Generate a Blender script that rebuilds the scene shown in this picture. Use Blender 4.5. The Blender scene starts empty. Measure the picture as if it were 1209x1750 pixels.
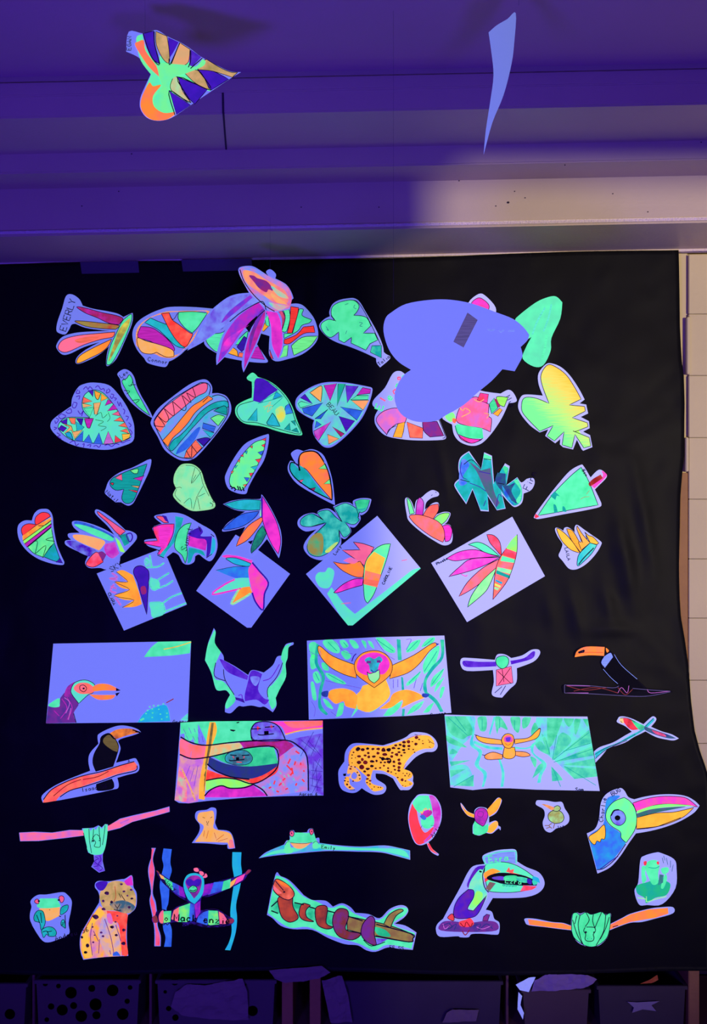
import bpy, bmesh, math, random, re
from mathutils import Vector, noise as mnoise
C = bpy.context.scene.collection
random.seed(7)
# ---------------- camera, world, lights, exposure ----------------
D, F, S, H = 3.2, 1648.0, 515.0, 1.75       # camera distance (m), focal length (px), px per metre on the wall, eye height
cam = bpy.data.objects.new('camera', bpy.data.cameras.new('camera')); C.objects.link(cam)
cam.location = (0, -D, H); cam.rotation_euler = (math.pi/2, 0, 0)
cam.data.sensor_fit = 'HORIZONTAL'; cam.data.sensor_width = 36; cam.data.lens = F/1209*36
cam.data.clip_start = .05
sc = bpy.context.scene; sc.camera = cam
sc.view_settings.view_transform = 'Standard'; sc.view_settings.look = 'None'
sc.view_settings.exposure = 0; sc.view_settings.gamma = 1; sc.view_settings.use_curve_mapping = False
w = bpy.data.worlds.new('world'); sc.world = w; w.use_nodes = True
w.node_tree.nodes['Background'].inputs[0].default_value = (.03, .012, .2, 1)
w.node_tree.nodes['Background'].inputs[1].default_value = .25
def lamp(name, kind, loc, target, color, energy, size=.1, cone=60, blend=.3, sy=None):
    l = bpy.data.lights.new(name, kind); l.color = color; l.energy = energy
    if kind == 'SPOT': l.spot_size = math.radians(cone); l.spot_blend = blend; l.shadow_soft_size = size
    elif kind == 'AREA': l.shape = 'RECTANGLE'; l.size = size; l.size_y = sy or size
    else: l.shadow_soft_size = size
    o = bpy.data.objects.new(name, l); C.objects.link(o); o.location = loc
    o.rotation_euler = (Vector(target)-Vector(loc)).to_track_quat('-Z', 'Y').to_euler(); return o
VIO = (.082, .03, 1.0)
lamp('blacklight_flood', 'SPOT', (-.9, -3.0, .75), (-.2, 0, 2.0), VIO, 195, .2, 100, .6)
lamp('blacklight_flood', 'SPOT', (.5, -3.3, 1.0), (.1, 0, 2.0), VIO, 117, .2, 100, .6)
lamp('warm_hall_lamp', 'SPOT', (4.0, -7.5, 1.5), (.9, -.1, 2.3), (1, .85, .6), 1750, .035, 36, 1)   # shines in through the doorway added behind the camera to bound its light
EL = (.07, .028, .8)                          # violet light that reaches the wall
# ---------------- helpers ----------------
def srgb(h):
    f = lambda v: v/12.92 if v <= .04045 else ((v+.055)/1.055)**2.4
    return tuple(f(int(h[i:i+2], 16)/255) for i in (0, 2, 4))
PAL = dict(paper=('727cff', 'white'), ink=('100630', 'black'), blackmark=('04030f', 'black'), navy=('28308f', 'navy'),
 red=('fa3c5c', 'red'), scarlet=('fc3a3c', 'scarlet'), coral=('ff7062', 'coral'), orange=('ff8a38', 'orange'), amber=('ffab3c', 'amber'), sand=('f4b078', 'sand'),
 peach=('ffa070', 'peach'), pink=('ff70a0', 'pink'), rose=('f0609c', 'rose'), lilac=('c66ae0', 'lilac'), hot=('fa38d8', 'hot pink'), magenta=('c228c4', 'magenta'),
 wine=('a02468', 'wine red'), plum=('702a98', 'plum'), violet=('4a18c8', 'violet'), purple=('6838e0', 'purple'), indigo=('3818b0', 'indigo'),
 blue=('3468f4', 'blue'), royal=('2450d8', 'royal blue'), sky=('20a4e8', 'sky blue'), cyan=('28b8dc', 'cyan'), teal=('14a0a8', 'teal'), aqua=('5cdcd4', 'aqua'),
 mint=('5aecbc', 'mint green'), green=('40d8a0', 'green'), lime=('98f868', 'lime'), neon=('74f49a', 'neon green'), pale=('9ce8b0', 'pale green'), seafoam=('58d4b4', 'sea green'), emerald=('20b088', 'emerald'),
 yellow=('e4dc58', 'yellow'), olive=('98884c', 'olive'), khaki=('6c5a38', 'khaki'), brown=('7c3038', 'brown'), maroon=('8c1820', 'maroon'), rust=('b84438', 'rust'), mud=('846048', 'mud brown'),
 gold=('ffc048', 'gold'), tan=('d8a878', 'tan'), grey=('5a5090', 'grey'), slate=('3c6080', 'slate'), periwinkle=('7c90ff', 'periwinkle'), black=('0a0818', 'black'), darkgreen=('1c6c70', 'dark green'), bluedark=('2a3c70', 'dark blue'))
def nodes(name):
    m = bpy.data.materials.new(name); m.use_nodes = True; nt = m.node_tree; return m, nt, nt.nodes, nt.links, nt.nodes['Principled BSDF']
_m = {}
def vm(nt, op, a, b):
    n = nt.nodes.new('ShaderNodeVectorMath'); n.operation = op
    for i, v in enumerate((a, b)):
        if isinstance(v, tuple): n.inputs[i].default_value = v
        else: nt.links.new(v, n.inputs[i])
    return n.outputs[0]
def fluo(spec, paper=False):
    """fluorescent pigment: reflects the violet light and re-emits the rest of its colour"""
    if spec in _m: return _m[spec]
    m, nt, N, Lk, bs = nodes('fluorescent_'+re.sub(r'\W', '_', spec)); bs.inputs['Roughness'].default_value = .85
    bs.inputs['Specular IOR Level'].default_value = .15
    tc = N.new('ShaderNodeTexCoord'); ang = 0
    mo = re.match(r'(\w+)(?:([>|])(\w+))?(?:@(-?\d+))?$', spec); c1, op, c2, a = mo.groups()
    ca = srgb(PAL[c1][0]); cb = srgb(PAL[c2][0]) if c2 else tuple(v*.66 for v in ca)
    mp = N.new('ShaderNodeMapping'); Lk.new(tc.outputs['Object'], mp.inputs[0])
    mp.inputs['Rotation'].default_value = (0, math.radians(35 + 17*len(spec)), 0); mp.inputs['Scale'].default_value = (22, 22, 330)
    ns = N.new('ShaderNodeTexNoise'); ns.inputs['Scale'].default_value = 1; ns.inputs['Detail'].default_value = 3; Lk.new(mp.outputs[0], ns.inputs[0])
    mx = N.new('ShaderNodeMix'); mx.data_type = 'RGBA'; mx.inputs[6].default_value = (*ca, 1); mx.inputs[7].default_value = (*cb, 1)
    mr = N.new('ShaderNodeMapRange'); Lk.new(mr.outputs[0], mx.inputs[0])
    if op == '>':
        sx = N.new('ShaderNodeSeparateXYZ'); Lk.new(tc.outputs['Generated'], sx.inputs[0])
        r = math.radians(int(a or 0)); vv = vm(nt, 'DOT_PRODUCT', tc.outputs['Generated'], (math.cos(r), 0, math.sin(r)))
        dp = vv.node.outputs['Value']; lo = min(0, math.cos(r)) + min(0, math.sin(r)); hi = max(0, math.cos(r)) + max(0, math.sin(r))
        ad = N.new('ShaderNodeMath'); ad.operation = 'MULTIPLY_ADD'; Lk.new(ns.outputs[0], ad.inputs[0]); ad.inputs[1].default_value = .35*(hi-lo); Lk.new(dp, ad.inputs[2])
        Lk.new(ad.outputs[0], mr.inputs[0]); g = (hi-lo); mr.inputs[1].default_value = lo+.52*g; mr.inputs[2].default_value = lo+.95*g
    elif op == '|':
        n2 = N.new('ShaderNodeTexNoise'); n2.inputs['Scale'].default_value = 32; n2.inputs['Detail'].default_value = 4; Lk.new(tc.outputs['Object'], n2.inputs[0])
        Lk.new(n2.outputs[0], mr.inputs[0]); mr.inputs[1].default_value = .4; mr.inputs[2].default_value = .75
    else:
        Lk.new(ns.outputs[0], mr.inputs[0]); mr.inputs[1].default_value = .42; mr.inputs[2].default_value = .74
        if paper: mr.inputs[1].default_value = .55; mr.inputs[2].default_value = 2.2
    col = mx.outputs[2]
    k = (.62, .62, .72) if paper else (.5, .5, .6)      # pigments reflect their own hue and glow with the rest
    alb = vm(nt, 'MINIMUM', vm(nt, 'DIVIDE', col, EL), k) if paper else vm(nt, 'MULTIPLY', col, k)
    em = vm(nt, 'SUBTRACT', col, vm(nt, 'MULTIPLY', alb, EL))
    em = vm(nt, 'MAXIMUM', em, (0.0, 0.0, 0.0))
    Lk.new(alb, bs.inputs['Base Color']); Lk.new(em, bs.inputs['Emission Color']); bs.inputs['Emission Strength'].default_value = 1
    _m[spec] = m; return m
DARK = {'ink', 'blackmark', 'black'}
def plain(name, col, rough=.8, bump=0, bscale=30, var=0, vscale=6, spec=.3, col2=None, trans=0):
    m, nt, N, Lk, bs = nodes(name); bs.inputs['Roughness'].default_value = rough; bs.inputs['Specular IOR Level'].default_value = spec
    tc = N.new('ShaderNodeTexCoord'); bs.inputs['Base Color'].default_value = (*col, 1)
    if var:
        n = N.new('ShaderNodeTexNoise'); n.inputs['Scale'].default_value = vscale; n.inputs['Detail'].default_value = 6; Lk.new(tc.outputs['Object'], n.inputs[0])
        x = N.new('ShaderNodeMix'); x.data_type = 'RGBA'; x.inputs[6].default_value = (*col, 1); x.inputs[7].default_value = (*(col2 or tuple(v*(1-var) for v in col)), 1)
        Lk.new(n.outputs[0], x.inputs[0]); Lk.new(x.outputs[2], bs.inputs['Base Color'])
    if bump:
        n = N.new('ShaderNodeTexNoise'); n.inputs['Scale'].default_value = bscale; n.inputs['Detail'].default_value = 5; Lk.new(tc.outputs['Object'], n.inputs[0])
        b = N.new('ShaderNodeBump'); b.inputs['Strength'].default_value = bump; b.inputs['Distance'].default_value = .01; Lk.new(n.outputs[0], b.inputs['Height']); Lk.new(b.outputs[0], bs.inputs['Normal'])
    if trans: bs.inputs['Alpha'].default_value = 1-trans
    return m
def at(px, py, Y=0.0):                         # pixel -> point on the vertical plane at depth Y
    d = D + Y
    return Vector(((px-604.5)/F*d, Y, H + (875-py)/F*d))
def link(name, bm, mat, parent=None, origin=None, smooth=False, recalc=True):
    me = bpy.data.meshes.new(name)
    if recalc: bmesh.ops.recalc_face_normals(bm, faces=bm.faces)
    if origin is not None: bmesh.ops.translate(bm, vec=-Vector(origin), verts=bm.verts)
    for f in bm.faces: f.smooth = smooth
    bm.to_mesh(me); bm.free()
    for m in (mat if isinstance(mat, (list, tuple)) else [mat]): me.materials.append(m)
    o = bpy.data.objects.new(name, me); C.objects.link(o)
    if parent is not None: o.parent = parent
    if origin is not None and parent is None: o.location = origin
    return o
def tag(o, label=None, cat=None, group=None, kind=None):
    for k, v in (('label', label), ('category', cat), ('group', group), ('kind', kind)):
        if v: o[k] = v
    return o
def box(bm, x0, x1, y0, y1, z0, z1, bev=0):
    r = bmesh.ops.create_cube(bm, size=1)['verts']
    for v in r: v.co = Vector(((x0+x1)/2+v.co.x*(x1-x0), (y0+y1)/2+v.co.y*(y1-y0), (z0+z1)/2+v.co.z*(z1-z0)))
    if bev: bmesh.ops.bevel(bm, geom=list({e for v in r for e in v.link_edges}), offset=bev, segments=2, affect='EDGES')
def parse(s):
    straight = s.startswith('-'); s = s.lstrip('-').strip()
    out = []
    for t in s.split():
        c = t.endswith('!'); x, y = t.rstrip('!').split(','); out.append((float(x), float(y), c or straight))
    return out
def smooth_pts(p, closed=True, n=4):
    k = len(p)
    if all(q[2] for q in p) or k < 3: return [(q[0], q[1]) for q in p]
    out = []
    for i in range(k if closed else k-1):
        p1, p2 = p[i], p[(i+1) % k]
        p0 = p[(i-1) % k] if (closed or i > 0) else p1
        p3 = p[(i+2) % k] if (closed or i < k-2) else p2
        if p1[2]: p0 = p1
        if p2[2]: p3 = p2
        for j in range(n):
            t = j/n
            f = lambda a: .5*((2*p1[a]) + (-p0[a]+p2[a])*t + (2*p0[a]-5*p1[a]+4*p2[a]-p3[a])*t*t + (-p0[a]+3*p1[a]-3*p2[a]+p3[a])*t**3)
            out.append((f(0), f(1)))
    if not closed: out.append((p[-1][0], p[-1][1]))
    return out
def clip_convex(sub, clip):
    def area(p): return sum(p[i][0]*p[(i+1) % len(p)][1]-p[(i+1) % len(p)][0]*p[i][1] for i in range(len(p)))
    if area(clip) < 0: clip = clip[::-1]
    for i in range(len(clip)):
        a, b = clip[i], clip[(i+1) % len(clip)]; out = []
        side = lambda p: (b[0]-a[0])*(p[1]-a[1])-(b[1]-a[1])*(p[0]-a[0])
        for j in range(len(sub)):
            p, q = sub[j], sub[(j+1) % len(sub)]; sp, sq = side(p), side(q)
            if sp >= 0: out.append(p)
            if sp*sq < 0: t = sp/(sp-sq); out.append((p[0]+(q[0]-p[0])*t, p[1]+(q[1]-p[1])*t))
        sub = out
        if len(sub) < 3: return []
    return sub
def polybm(bm, pts, Y, thick=0):
    """flat polygon (pixel coordinates) at depth Y facing the room; with thick it gets a back and edges"""
    q = []
    for p in pts:
        if not q or abs(p[0]-q[-1][0])+abs(p[1]-q[-1][1]) > .05: q.append(p)
    if len(q) < 3: return
    vs = [bm.verts.new(at(x, y, Y)) for x, y in q]
    f = bm.faces.new(vs); f.normal_update()
    if f.normal.y > 0: f.normal_flip()
    if thick:
        r = bmesh.ops.extrude_face_region(bm, geom=[f])
        top = [g for g in r['geom'] if isinstance(g, bmesh.types.BMVert)]
        bmesh.ops.translate(bm, vec=(0, -thick, 0), verts=top)
        fs = [g for g in r['geom'] if isinstance(g, bmesh.types.BMFace)] + [f]
        fs = [x for x in bm.faces if x.is_valid and len(x.verts) > 4]
        bmesh.ops.triangulate(bm, faces=fs)
    else: bmesh.ops.triangulate(bm, faces=[f])
def ribbon(bm, pts, w, Y, closed=False):
    n = len(pts); L = []; R = []
    for i in range(n):
        a = pts[(i-1) % n] if (closed or i) else pts[0]; b = pts[(i+1) % n] if (closed or i < n-1) else pts[-1]
        dx, dy = b[0]-a[0], b[1]-a[1]; l = math.hypot(dx, dy) or 1; dx, dy = dx/l*w/2, dy/l*w/2
        L.append(bm.verts.new(at(pts[i][0]-dy, pts[i][1]+dx, Y))); R.append(bm.verts.new(at(pts[i][0]+dy, pts[i][1]-dx, Y)))
    for i in range(n if closed else n-1):
        j = (i+1) % n; bm.faces.new((L[i], L[j], R[j], R[i]))
GL = {'A':'0,6 2,0 4,6/1,4 3,4','B':'0,0 0,6 3,6 4,4 3,3 0,3/0,0 3,0 3,3','C':'4,1 2,0 0,2 0,4 2,6 4,5','D':'0,0 0,6 3,5 4,3 3,1 0,0','E':'4,0 0,0 0,6 4,6/0,3 3,3','F':'4,0 0,0 0,6/0,3 3,3',
'G':'4,1 2,0 0,3 2,6 4,5 4,3 2,3','H':'0,0 0,6/4,0 4,6/0,3 4,3','I':'2,0 2,6','J':'3,0 3,5 1,6 0,5','K':'0,0 0,6/4,0 0,3 4,6','L':'0,0 0,6 4,6','M':'0,6 0,0 2,4 4,0 4,6','N':'0,6 0,0 4,6 4,0','O':'2,0 0,2 0,4 2,6 4,4 4,2 2,0',
'P':'0,6 0,0 3,0 4,2 3,3 0,3','R':'0,6 0,0 3,0 4,2 3,3 0,3/2,3 4,6','S':'4,1 2,0 0,1 4,5 2,6 0,5','T':'0,0 4,0/2,0 2,6','U':'0,0 0,5 2,6 4,5 4,0','V':'0,0 2,6 4,0','W':'0,0 1,6 2,2 3,6 4,0','X':'0,0 4,6/4,0 0,6','Y':'0,0 2,3 4,0/2,3 2,6','Z':'0,0 4,0 0,6 4,6',
'a':'3.5,3 1.5,2.6 .5,4.5 1.5,6 3.5,5 3.5,2.7 3.8,6','c':'3.5,3 1.5,2.6 .5,4.5 1.5,6 3.5,5.5','d':'3.5,0 3.5,6 1.5,6 .5,4.5 1.5,2.8 3.5,3.2','e':'.6,4.2 3.6,4.2 3,2.7 1.5,2.6 .5,4.5 1.5,6 3.5,5.6','i':'2,3 2,6/2,1.4 2,1.7','k':'.7,0 .7,6/3.5,2.6 .7,4.3 3.5,6','l':'2,0 2,6','m':'.3,6 .3,2.6/.3,3.5 1.2,2.7 2,3.5 2,6/2,3.5 3,2.7 3.8,3.5 3.8,6',
'n':'.6,2.6 .6,6/.6,3.5 2.2,2.6 3.5,3.6 3.5,6','o':'2,2.6 .5,4.3 2,6 3.5,4.3 2,2.6','r':'.8,2.6 .8,6/.8,3.8 2,2.7 3.2,3','s':'3.4,3 2,2.6 .8,3.3 3.2,5.2 2,6 .6,5.5','t':'2,.8 2,5.5 3.4,6/.6,2.6 3.2,2.6','u':'.6,2.6 .6,5.3 2,6 3.4,5/3.4,2.6 3.4,6','w':'.2,2.6 1,6 2,3.5 3,6 3.8,2.6','y':'.6,2.6 2,5/3.5,2.6 1,8','z':'.6,2.8 3.4,2.8 .6,6 3.5,6','h':'.6,0 .6,6/.6,3.6 2.2,2.7 3.5,3.8 3.5,6','v':'.5,2.6 2,6 3.5,2.6','b':'.6,0 .6,6 2.4,6 3.5,4.3 2.4,2.8 .6,3.4',
'5':'4,0 .5,0 .5,2.5 3,2.5 4,4 3,6 .5,6','6':'3,0 .5,3 .5,5 2,6 3.6,4.6 2,3 .5,4.5','.':'2,5.7 2,6','p':'.6,2.6 .6,8/.6,3.2 2.4,2.7 3.5,4.3 2.4,6 .6,5.4','g':'3.5,2.8 1.5,2.6 .5,4.3 1.5,5.6 3.5,5.2/3.5,2.8 3.5,7 1,8','x':'.6,2.6 3.4,6/3.4,2.6 .6,6'}
COUNT = [0]
def art(name, label, crop, outline, layers=(), lines=(), text=(), cat='paper cutout', lift=0., Y=None, ol=.8, base='paper', rectclip=False, group=None, warp=None, baselabel=None, thick=.0006, olc='ink'):
    x0, y0, wd = crop; k = wd/1209
    cv = lambda P: [(x0+a*k, y0+b*k) for a, b in P]
    poly = lambda s: cv(smooth_pts(parse(s)))
    COUNT[0] += 1
    Yb = (-.0165 - lift*.001 - .00003*(COUNT[0] % 7)) if Y is None else Y
    out = poly(outline); ox = (min(p[0] for p in out)+max(p[0] for p in out))/2; oy = (min(p[1] for p in out)+max(p[1] for p in out))/2
    org = at(ox, oy, Yb); bm = bmesh.new(); polybm(bm, out, Yb, thick)
    def fin(bm):
        if warp:
            for v in list(bm.verts): v.co = v.co
            for c in range(1, 14):
                t = c/14; X = at(min(p[0] for p in out)*(1-t)+max(p[0] for p in out)*t, 0, Yb).x
                bmesh.ops.bisect_plane(bm, geom=list(bm.verts)+list(bm.edges)+list(bm.faces), plane_co=(X, 0, 0), plane_no=(1, 0, 0))
            for v in bm.verts:
                u = (v.co.x-org.x); z = (v.co.z-org.z); v.co.y += warp(u, z)
    fin(bm); root = link(name, bm, fluo(base, paper=base == 'paper'), origin=org); tag(root, label, cat, group)
    yl = Yb-thick-.0002
    convex = out if rectclip else None
    nl = 0; inkb = bmesh.new()
    for ly in layers:
        part, colr, pts = ly[:3]; fl = ly[3] if len(ly) > 3 else ''
        lines_here = []
        for s in pts.split('/'):
            P = poly(s)
            if convex: P = clip_convex(P, convex)
            if len(P) < 3: continue
            bm = bmesh.new(); polybm(bm, P, yl - .00012*nl)
            if not bm.faces: bm.free(); continue
            lines_here.append(P)
            fin(bm); o = link(part, bm, fluo(colr), root, origin=org, recalc=False)
            o['label'] = PAL[re.match(r'\w+', colr)[0]][1]+' '+part.replace('_', ' ')
        if 'n' not in fl and ol:
            for P in lines_here: ribbon(inkb, P, ol*1.35, yl-.00012*(nl+.5), True)
        nl += 1
    yt = yl-.00012*(nl+2)
    if inkb.faces: fin(inkb); o = link('drawn_outline', inkb, fluo(olc), root, origin=org, recalc=False)
    else: inkb.free()
    byc = {}
    for ln in lines:
        colr, wdt, pts = ln[:3]
        bm = byc.setdefault(colr, bmesh.new())
        for s in pts.split('/'):
            q = parse(s); cl = q[0][:2] == q[-1][:2] and len(q) > 2
            if cl: q = q[:-1]
            P = cv(smooth_pts(q, cl))
            if len(P) == 2 and math.dist(*P) < wdt*1.3:      # a dab of the pen: oval
                (ax, ay), (bx, by) = P; mx, my = (ax+bx)/2, (ay+by)/2; e = 1+.35*math.dist(*P)/wdt
                polybm(bm, [(mx+wdt*.5*e*math.cos(t*math.pi/6), my+wdt*.5*math.sin(t*math.pi/6)) for t in range(12)], yt)
            else: ribbon(bm, P, wdt*1.5, yt, cl)
    for colr, bm in byc.items():
        fin(bm); o = link('pen_line', bm, fluo(colr), root, origin=org, recalc=False); yt -= .0001
    tb = {}
    for tx in text:
        st, x, y, ang, hh = tx[:5]; colr = tx[5] if len(tx) > 5 else 'ink'; lw = tx[6] if len(tx) > 6 else .8
        bm = tb.setdefault(colr, bmesh.new()); a = math.radians(ang); cx = 0
        for ch in st:
            if ch != ' ':
                for s in GL[ch].split('/'):
                    q = [((cx+u)*hh/6, (v-3)*hh/6) for u, v, _ in parse('-'+s)]
                    q = [(x+u*math.cos(a)+v*math.sin(a), y-u*math.sin(a)+v*math.cos(a)) for u, v in q]
                    ribbon(bm, cv(q), lw*1.4, yt)
            cx += 5.2 if ch != 'i' else 4
    for colr, bm in tb.items():
        fin(bm); o = link('handwriting', bm, fluo(colr), root, origin=org, recalc=False)
    return root
# ---------------- the room ----------------
paint = plain('cream_wall_paint', (.66, .55, .27), .55, .12, 60, .12, 5)
ceilp = plain('ceiling_paint', (.52, .30, .34), .6, .10, 40, .12, 4)
beamp = plain('beam_paint', (.60, .48, .33), .45, .08, 90, .15, 5, .35)
mort = plain('mortar', (.58, .46, .29), .9, .3, 120, .1)
wood = plain('pine_board', (.42, .20, .055), .6, .2, 50, .35, 14)
dark = plain('dark_recess', (.05, .03, .05), .9)
def struct(name, bm, m, parent=None, smooth=False):
    o = link(name, bm, m, parent, smooth=smooth)
    if parent is None: o['kind'] = 'structure'
    return o
def boxo(name, m, a, parent=None, bev=0):
    bm = bmesh.new(); box(bm, *a, bev)
    return struct(name, bm, m, parent)
boxo('floor', plain('vinyl_floor', (.2, .17, .15), .5, .05, 20, .2), (-3.2, 3.9, -5.2, .4, -.1, 0))
boxo('wall_left', paint, (-3.3, -3.2, -5.2, .4, 0, 3.2))
boxo('wall_right', paint, (3.9, 4.0, -5.2, .4, 0, 3.2))
bm = bmesh.new()                                # unseen wall behind the camera; doorway added and sized to cut the warm light
for a in ((-3.2, 2.8, -5.3, -5.2, 0, 3.2), (3.7, 3.9, -5.3, -5.2, 0, 3.2), (2.8, 3.7, -5.3, -5.2, 1.9, 3.2)): box(bm, *a)
struct('wall_front', bm, paint)
WX = at(1177, 0).x
wb = boxo('wall_back', mort, (-3.2, 3.9, .06, .4, .25, 3.2)); boxo('wall_back', dark, (-3.2, 3.9, .4, .5, 0, 3.2))
# painted concrete blocks of the pier right of the paper: courses 0.2 m high
zs = [at(0, y, 0).z for y in (435, 537, 642, 748, 853, 955, 1056, 1162, 1270, 1375, 1480, 1585, 1655)]
for i in range(len(zs)-1):
    xs = [WX, WX+.2, WX+.6, WX+1.0, 3.19] if i % 2 else [WX, WX+.4, WX+.8, WX+1.2, 3.19]
    for j in range(len(xs)-1):
        bm = bmesh.new(); box(bm, xs[j]+.0008, xs[j+1]-.0008, -.004, .06, zs[i+1]+.0009, zs[i]-.0009, .0015)
        link('block', bm, paint, wb)
bm = bmesh.new(); box(bm, 1.0, WX, .01, .06, .25, 2.61); o = struct('trim_1', bm, plain('greenish_cream_paint', (.62, .50, .22), .5))
bm = bmesh.new(); a = at(1181, 0); box(bm, WX-.008, WX+.004, -.012, .01, at(0, 640).z, at(0, 543).z, .002); struct('trim_2', bm, paint)
bm = bmesh.new(); box(bm, 1.0, WX-.003, -.006, .01, .25, at(0, 808).z, .002)
tag(link('cork_board_frame', bm, wood), 'brown wooden board strip showing behind the black paper right edge', 'wooden strip')
bm = bmesh.new(); box(bm, WX-.013, WX-.003, -.014, .01, at(0, 806).z, at(0, 748).z, .002); struct('trim_3', bm, paint)
# stepped soffit beams under the ceiling, running along the wall
steps = [(0, 2.604), (-.30, 2.604), (-.30, 2.741), (-.433, 2.741), (-.433, 2.796), (-.684, 2.796), (-.684, 2.872)]
def soffit(name, y0, y1, z0, z1, lip=0):
    bm = bmesh.new(); box(bm, -3.15, 3.85, y1, y0, z0, z1, .004)
    o = struct(name, bm, beamp); return o
TL = 1.15
def tilt(o, px=0):
    o.rotation_euler = (0, -math.radians(TL), 0)
    o.location = (0, 0, H+.85) ; 
    for v in o.data.vertices: v.co.z -= H+.85
B = []
B.append(soffit('trim_4', .06, -.30, 2.600, 3.1))
B.append(soffit('trim_5', -.25, -.433, 2.741, 3.1))
B.append(soffit('trim_6', -.40, -.684, 2.796, 3.1))
bm = bmesh.new(); box(bm, -3.15, 3.85, -.308, -.298, 2.606, 2.615, .003); B.append(struct('trim_7', bm, plain('caulk_seam', (.8, .66, .6), .6, .6, 160)))
bm = bmesh.new(); box(bm, -3.15, 3.85, -.006, .02, 2.592, 2.601, .002); B.append(struct('trim_12', bm, plain('edge_bead', (.75, .62, .5), .5, .4, 100)))
bm = bmesh.new(); box(bm, -3.15, 3.85, -.69, -.60, 2.850, 2.887, .003); B.append(struct('trim_8', bm, beamp))
bm = bmesh.new(); box(bm, at(384, 0, -.684).x-.002, at(384, 0, -.684).x+.003, -.6865, -.6, 2.797, 2.85); B.append(struct('trim_9', bm, dark))
xa, xb = at(384, 0, -.684).x, at(388, 0, -.45).x; bm = bmesh.new()
lo = [bm.verts.new((x, y, 2.7945)) for x, y in ((xa-.002, -.68), (xa+.003, -.68), (xb+.003, -.44), (xb-.002, -.44))]; hi = [bm.verts.new(v.co+Vector((0, 0, .005))) for v in lo]
bm.faces.new(lo); bm.faces.new(hi[::-1])
for i in range(4): bm.faces.new((lo[i], lo[(i+1) % 4], hi[(i+1) % 4], hi[i]))
B.append(struct('trim_10', bm, dark))
bm = bmesh.new(); box(bm, -3.19, 3.88, -5.2, -.708, 2.892, 3.0); B.append(struct('ceiling', bm, ceilp))
bm = bmesh.new(); box(bm, -3.19, 3.88, -.74, .4, 3.02, 3.1); B.append(struct('trim_11', bm, dark))
for o in B: tilt(o)
# dark specks on the beams: small paint chips
chip = plain('dark_chip', (.03, .02, .03), .9)
for n, (px, py, Y) in enumerate(((515, 354, -.301), (648, 354, -.301), (140, 352, -.301), (203, 327, -.301), (723, 307, -.301), (869, 346, -.301), (898, 338, -.301), (848, 352, -.301), (1108, 362, -.301), (1048, 331, -.301), (880, 327, -.301), (966, 282, -.434), (1199, 243, -.434), (225, 263, -.434), (785, 309, -.301))):
    p = at(px, py, Y); bm = bmesh.new(); r_ = .0035 if n in (5,) else .0018
    bmesh.ops.create_icosphere(bm, subdivisions=1, radius=r_); bmesh.ops.scale(bm, vec=(1.3, .4, 1), verts=bm.verts); bmesh.ops.translate(bm, vec=p, verts=bm.verts)
    o = link('paint_chip', bm, chip); o.parent = B[0]; o.matrix_parent_inverse.identity(); B0 = o
    for v in o.data.vertices: v.co.z -= H+.85; a_ = math.radians(TL); v.co.x, v.co.z = v.co.x*math.cos(a_)+v.co.z*math.sin(a_), -v.co.x*math.sin(a_)+v.co.z*math.cos(a_)
random.seed(3)
# ---------------- black backing paper ----------------
edge = [(1160,425),(1161,480),(1163,560),(1166,620),(1169,640),(1170,690),(1170,780),(1167,805),(1163,850),(1162,900),(1161,960),(1162,1020),(1164,1055),(1170,1090),(1177,1140),(1182,1200),(1188,1250),(1197,1285),(1206,1310),(1212,1330),(1216,1400),(1218,1500),(1214,1600),(1214,1670)]
def ex(y):
    for (xa, ya), (xb, yb) in zip(edge, edge[1:]):
        if y <= yb: return xa+(xb-xa)*max(0, (y-ya)/(yb-ya))
    return 1214
mblk, nt, N, Lk, bs = nodes('black_kraft_paper'); bs.inputs['Base Color'].default_value = (.014, .014, .0135, 1); bs.inputs['Roughness'].default_value = .5; bs.inputs['Specular IOR Level'].default_value = .12
tc = N.new('ShaderNodeTexCoord'); n = N.new('ShaderNodeTexNoise'); n.inputs['Scale'].default_value = 3.2; n.inputs['Detail'].default_value = 2; n.inputs['Distortion'].default_value = .3; Lk.new(tc.outputs['Object'], n.inputs[0])
b = N.new('ShaderNodeBump'); b.inputs['Strength'].default_value = .3; b.inputs['Distance'].default_value = .06; Lk.new(n.outputs[0], b.inputs['Height']); Lk.new(b.outputs[0], bs.inputs['Normal'])
bm = bmesh.new(); NX, NY = 170, 150; G = []
for j in range(NY+1):
    t = j/NY; row = []
    for i in range(NX+1):
        s = i/NX
        ytop = 455 - s*26 - 3*math.sin(s*9); y = ytop+(1663+4*math.sin(s*11)-ytop)*t; xr = ex(y); x = -60+(xr+60)*s
        p = at(x, y, -.012)
        p.y += .0016*mnoise.noise(Vector((x*.012, y*.006, 0))) + .0012*mnoise.noise(Vector((x*.03, y*.03, 5))) - max(0, s-.985)*.25*(.5+.5*math.sin(y*.03))
        for fx, fy, wx_, wy_, am in ((985, 1050, 11, 36, .005), (1040, 1035, 12, 32, .005), (1070, 960, 16, 80, .008), (1045, 1075, 40, 9, .005), (1100, 880, 12, 90, .005), (760, 815, 7, 50, .0025), (940, 1045, 10, 28, .003)): p.y -= 1.3*am*math.exp(-((x-fx-(y-fy)*.18)/wx_)**2-((y-fy)/wy_)**2)
        row.append(bm.verts.new(p))
    G.append(row)
for j in range(NY):
    for i in range(NX): bm.faces.new((G[j][i], G[j][i+1], G[j+1][i+1], G[j+1][i]))
r = bmesh.ops.solidify(bm, geom=list(bm.faces), thickness=-.0004)
bp = link('backing_paper', bm, mblk, smooth=True, recalc=False); tag(bp, 'large sheet of black paper covering the wall behind the drawings', 'backing paper')
tape = plain('matte_clear_tape', (.10, .08, .12), .4, 0, 1, .2)
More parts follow.
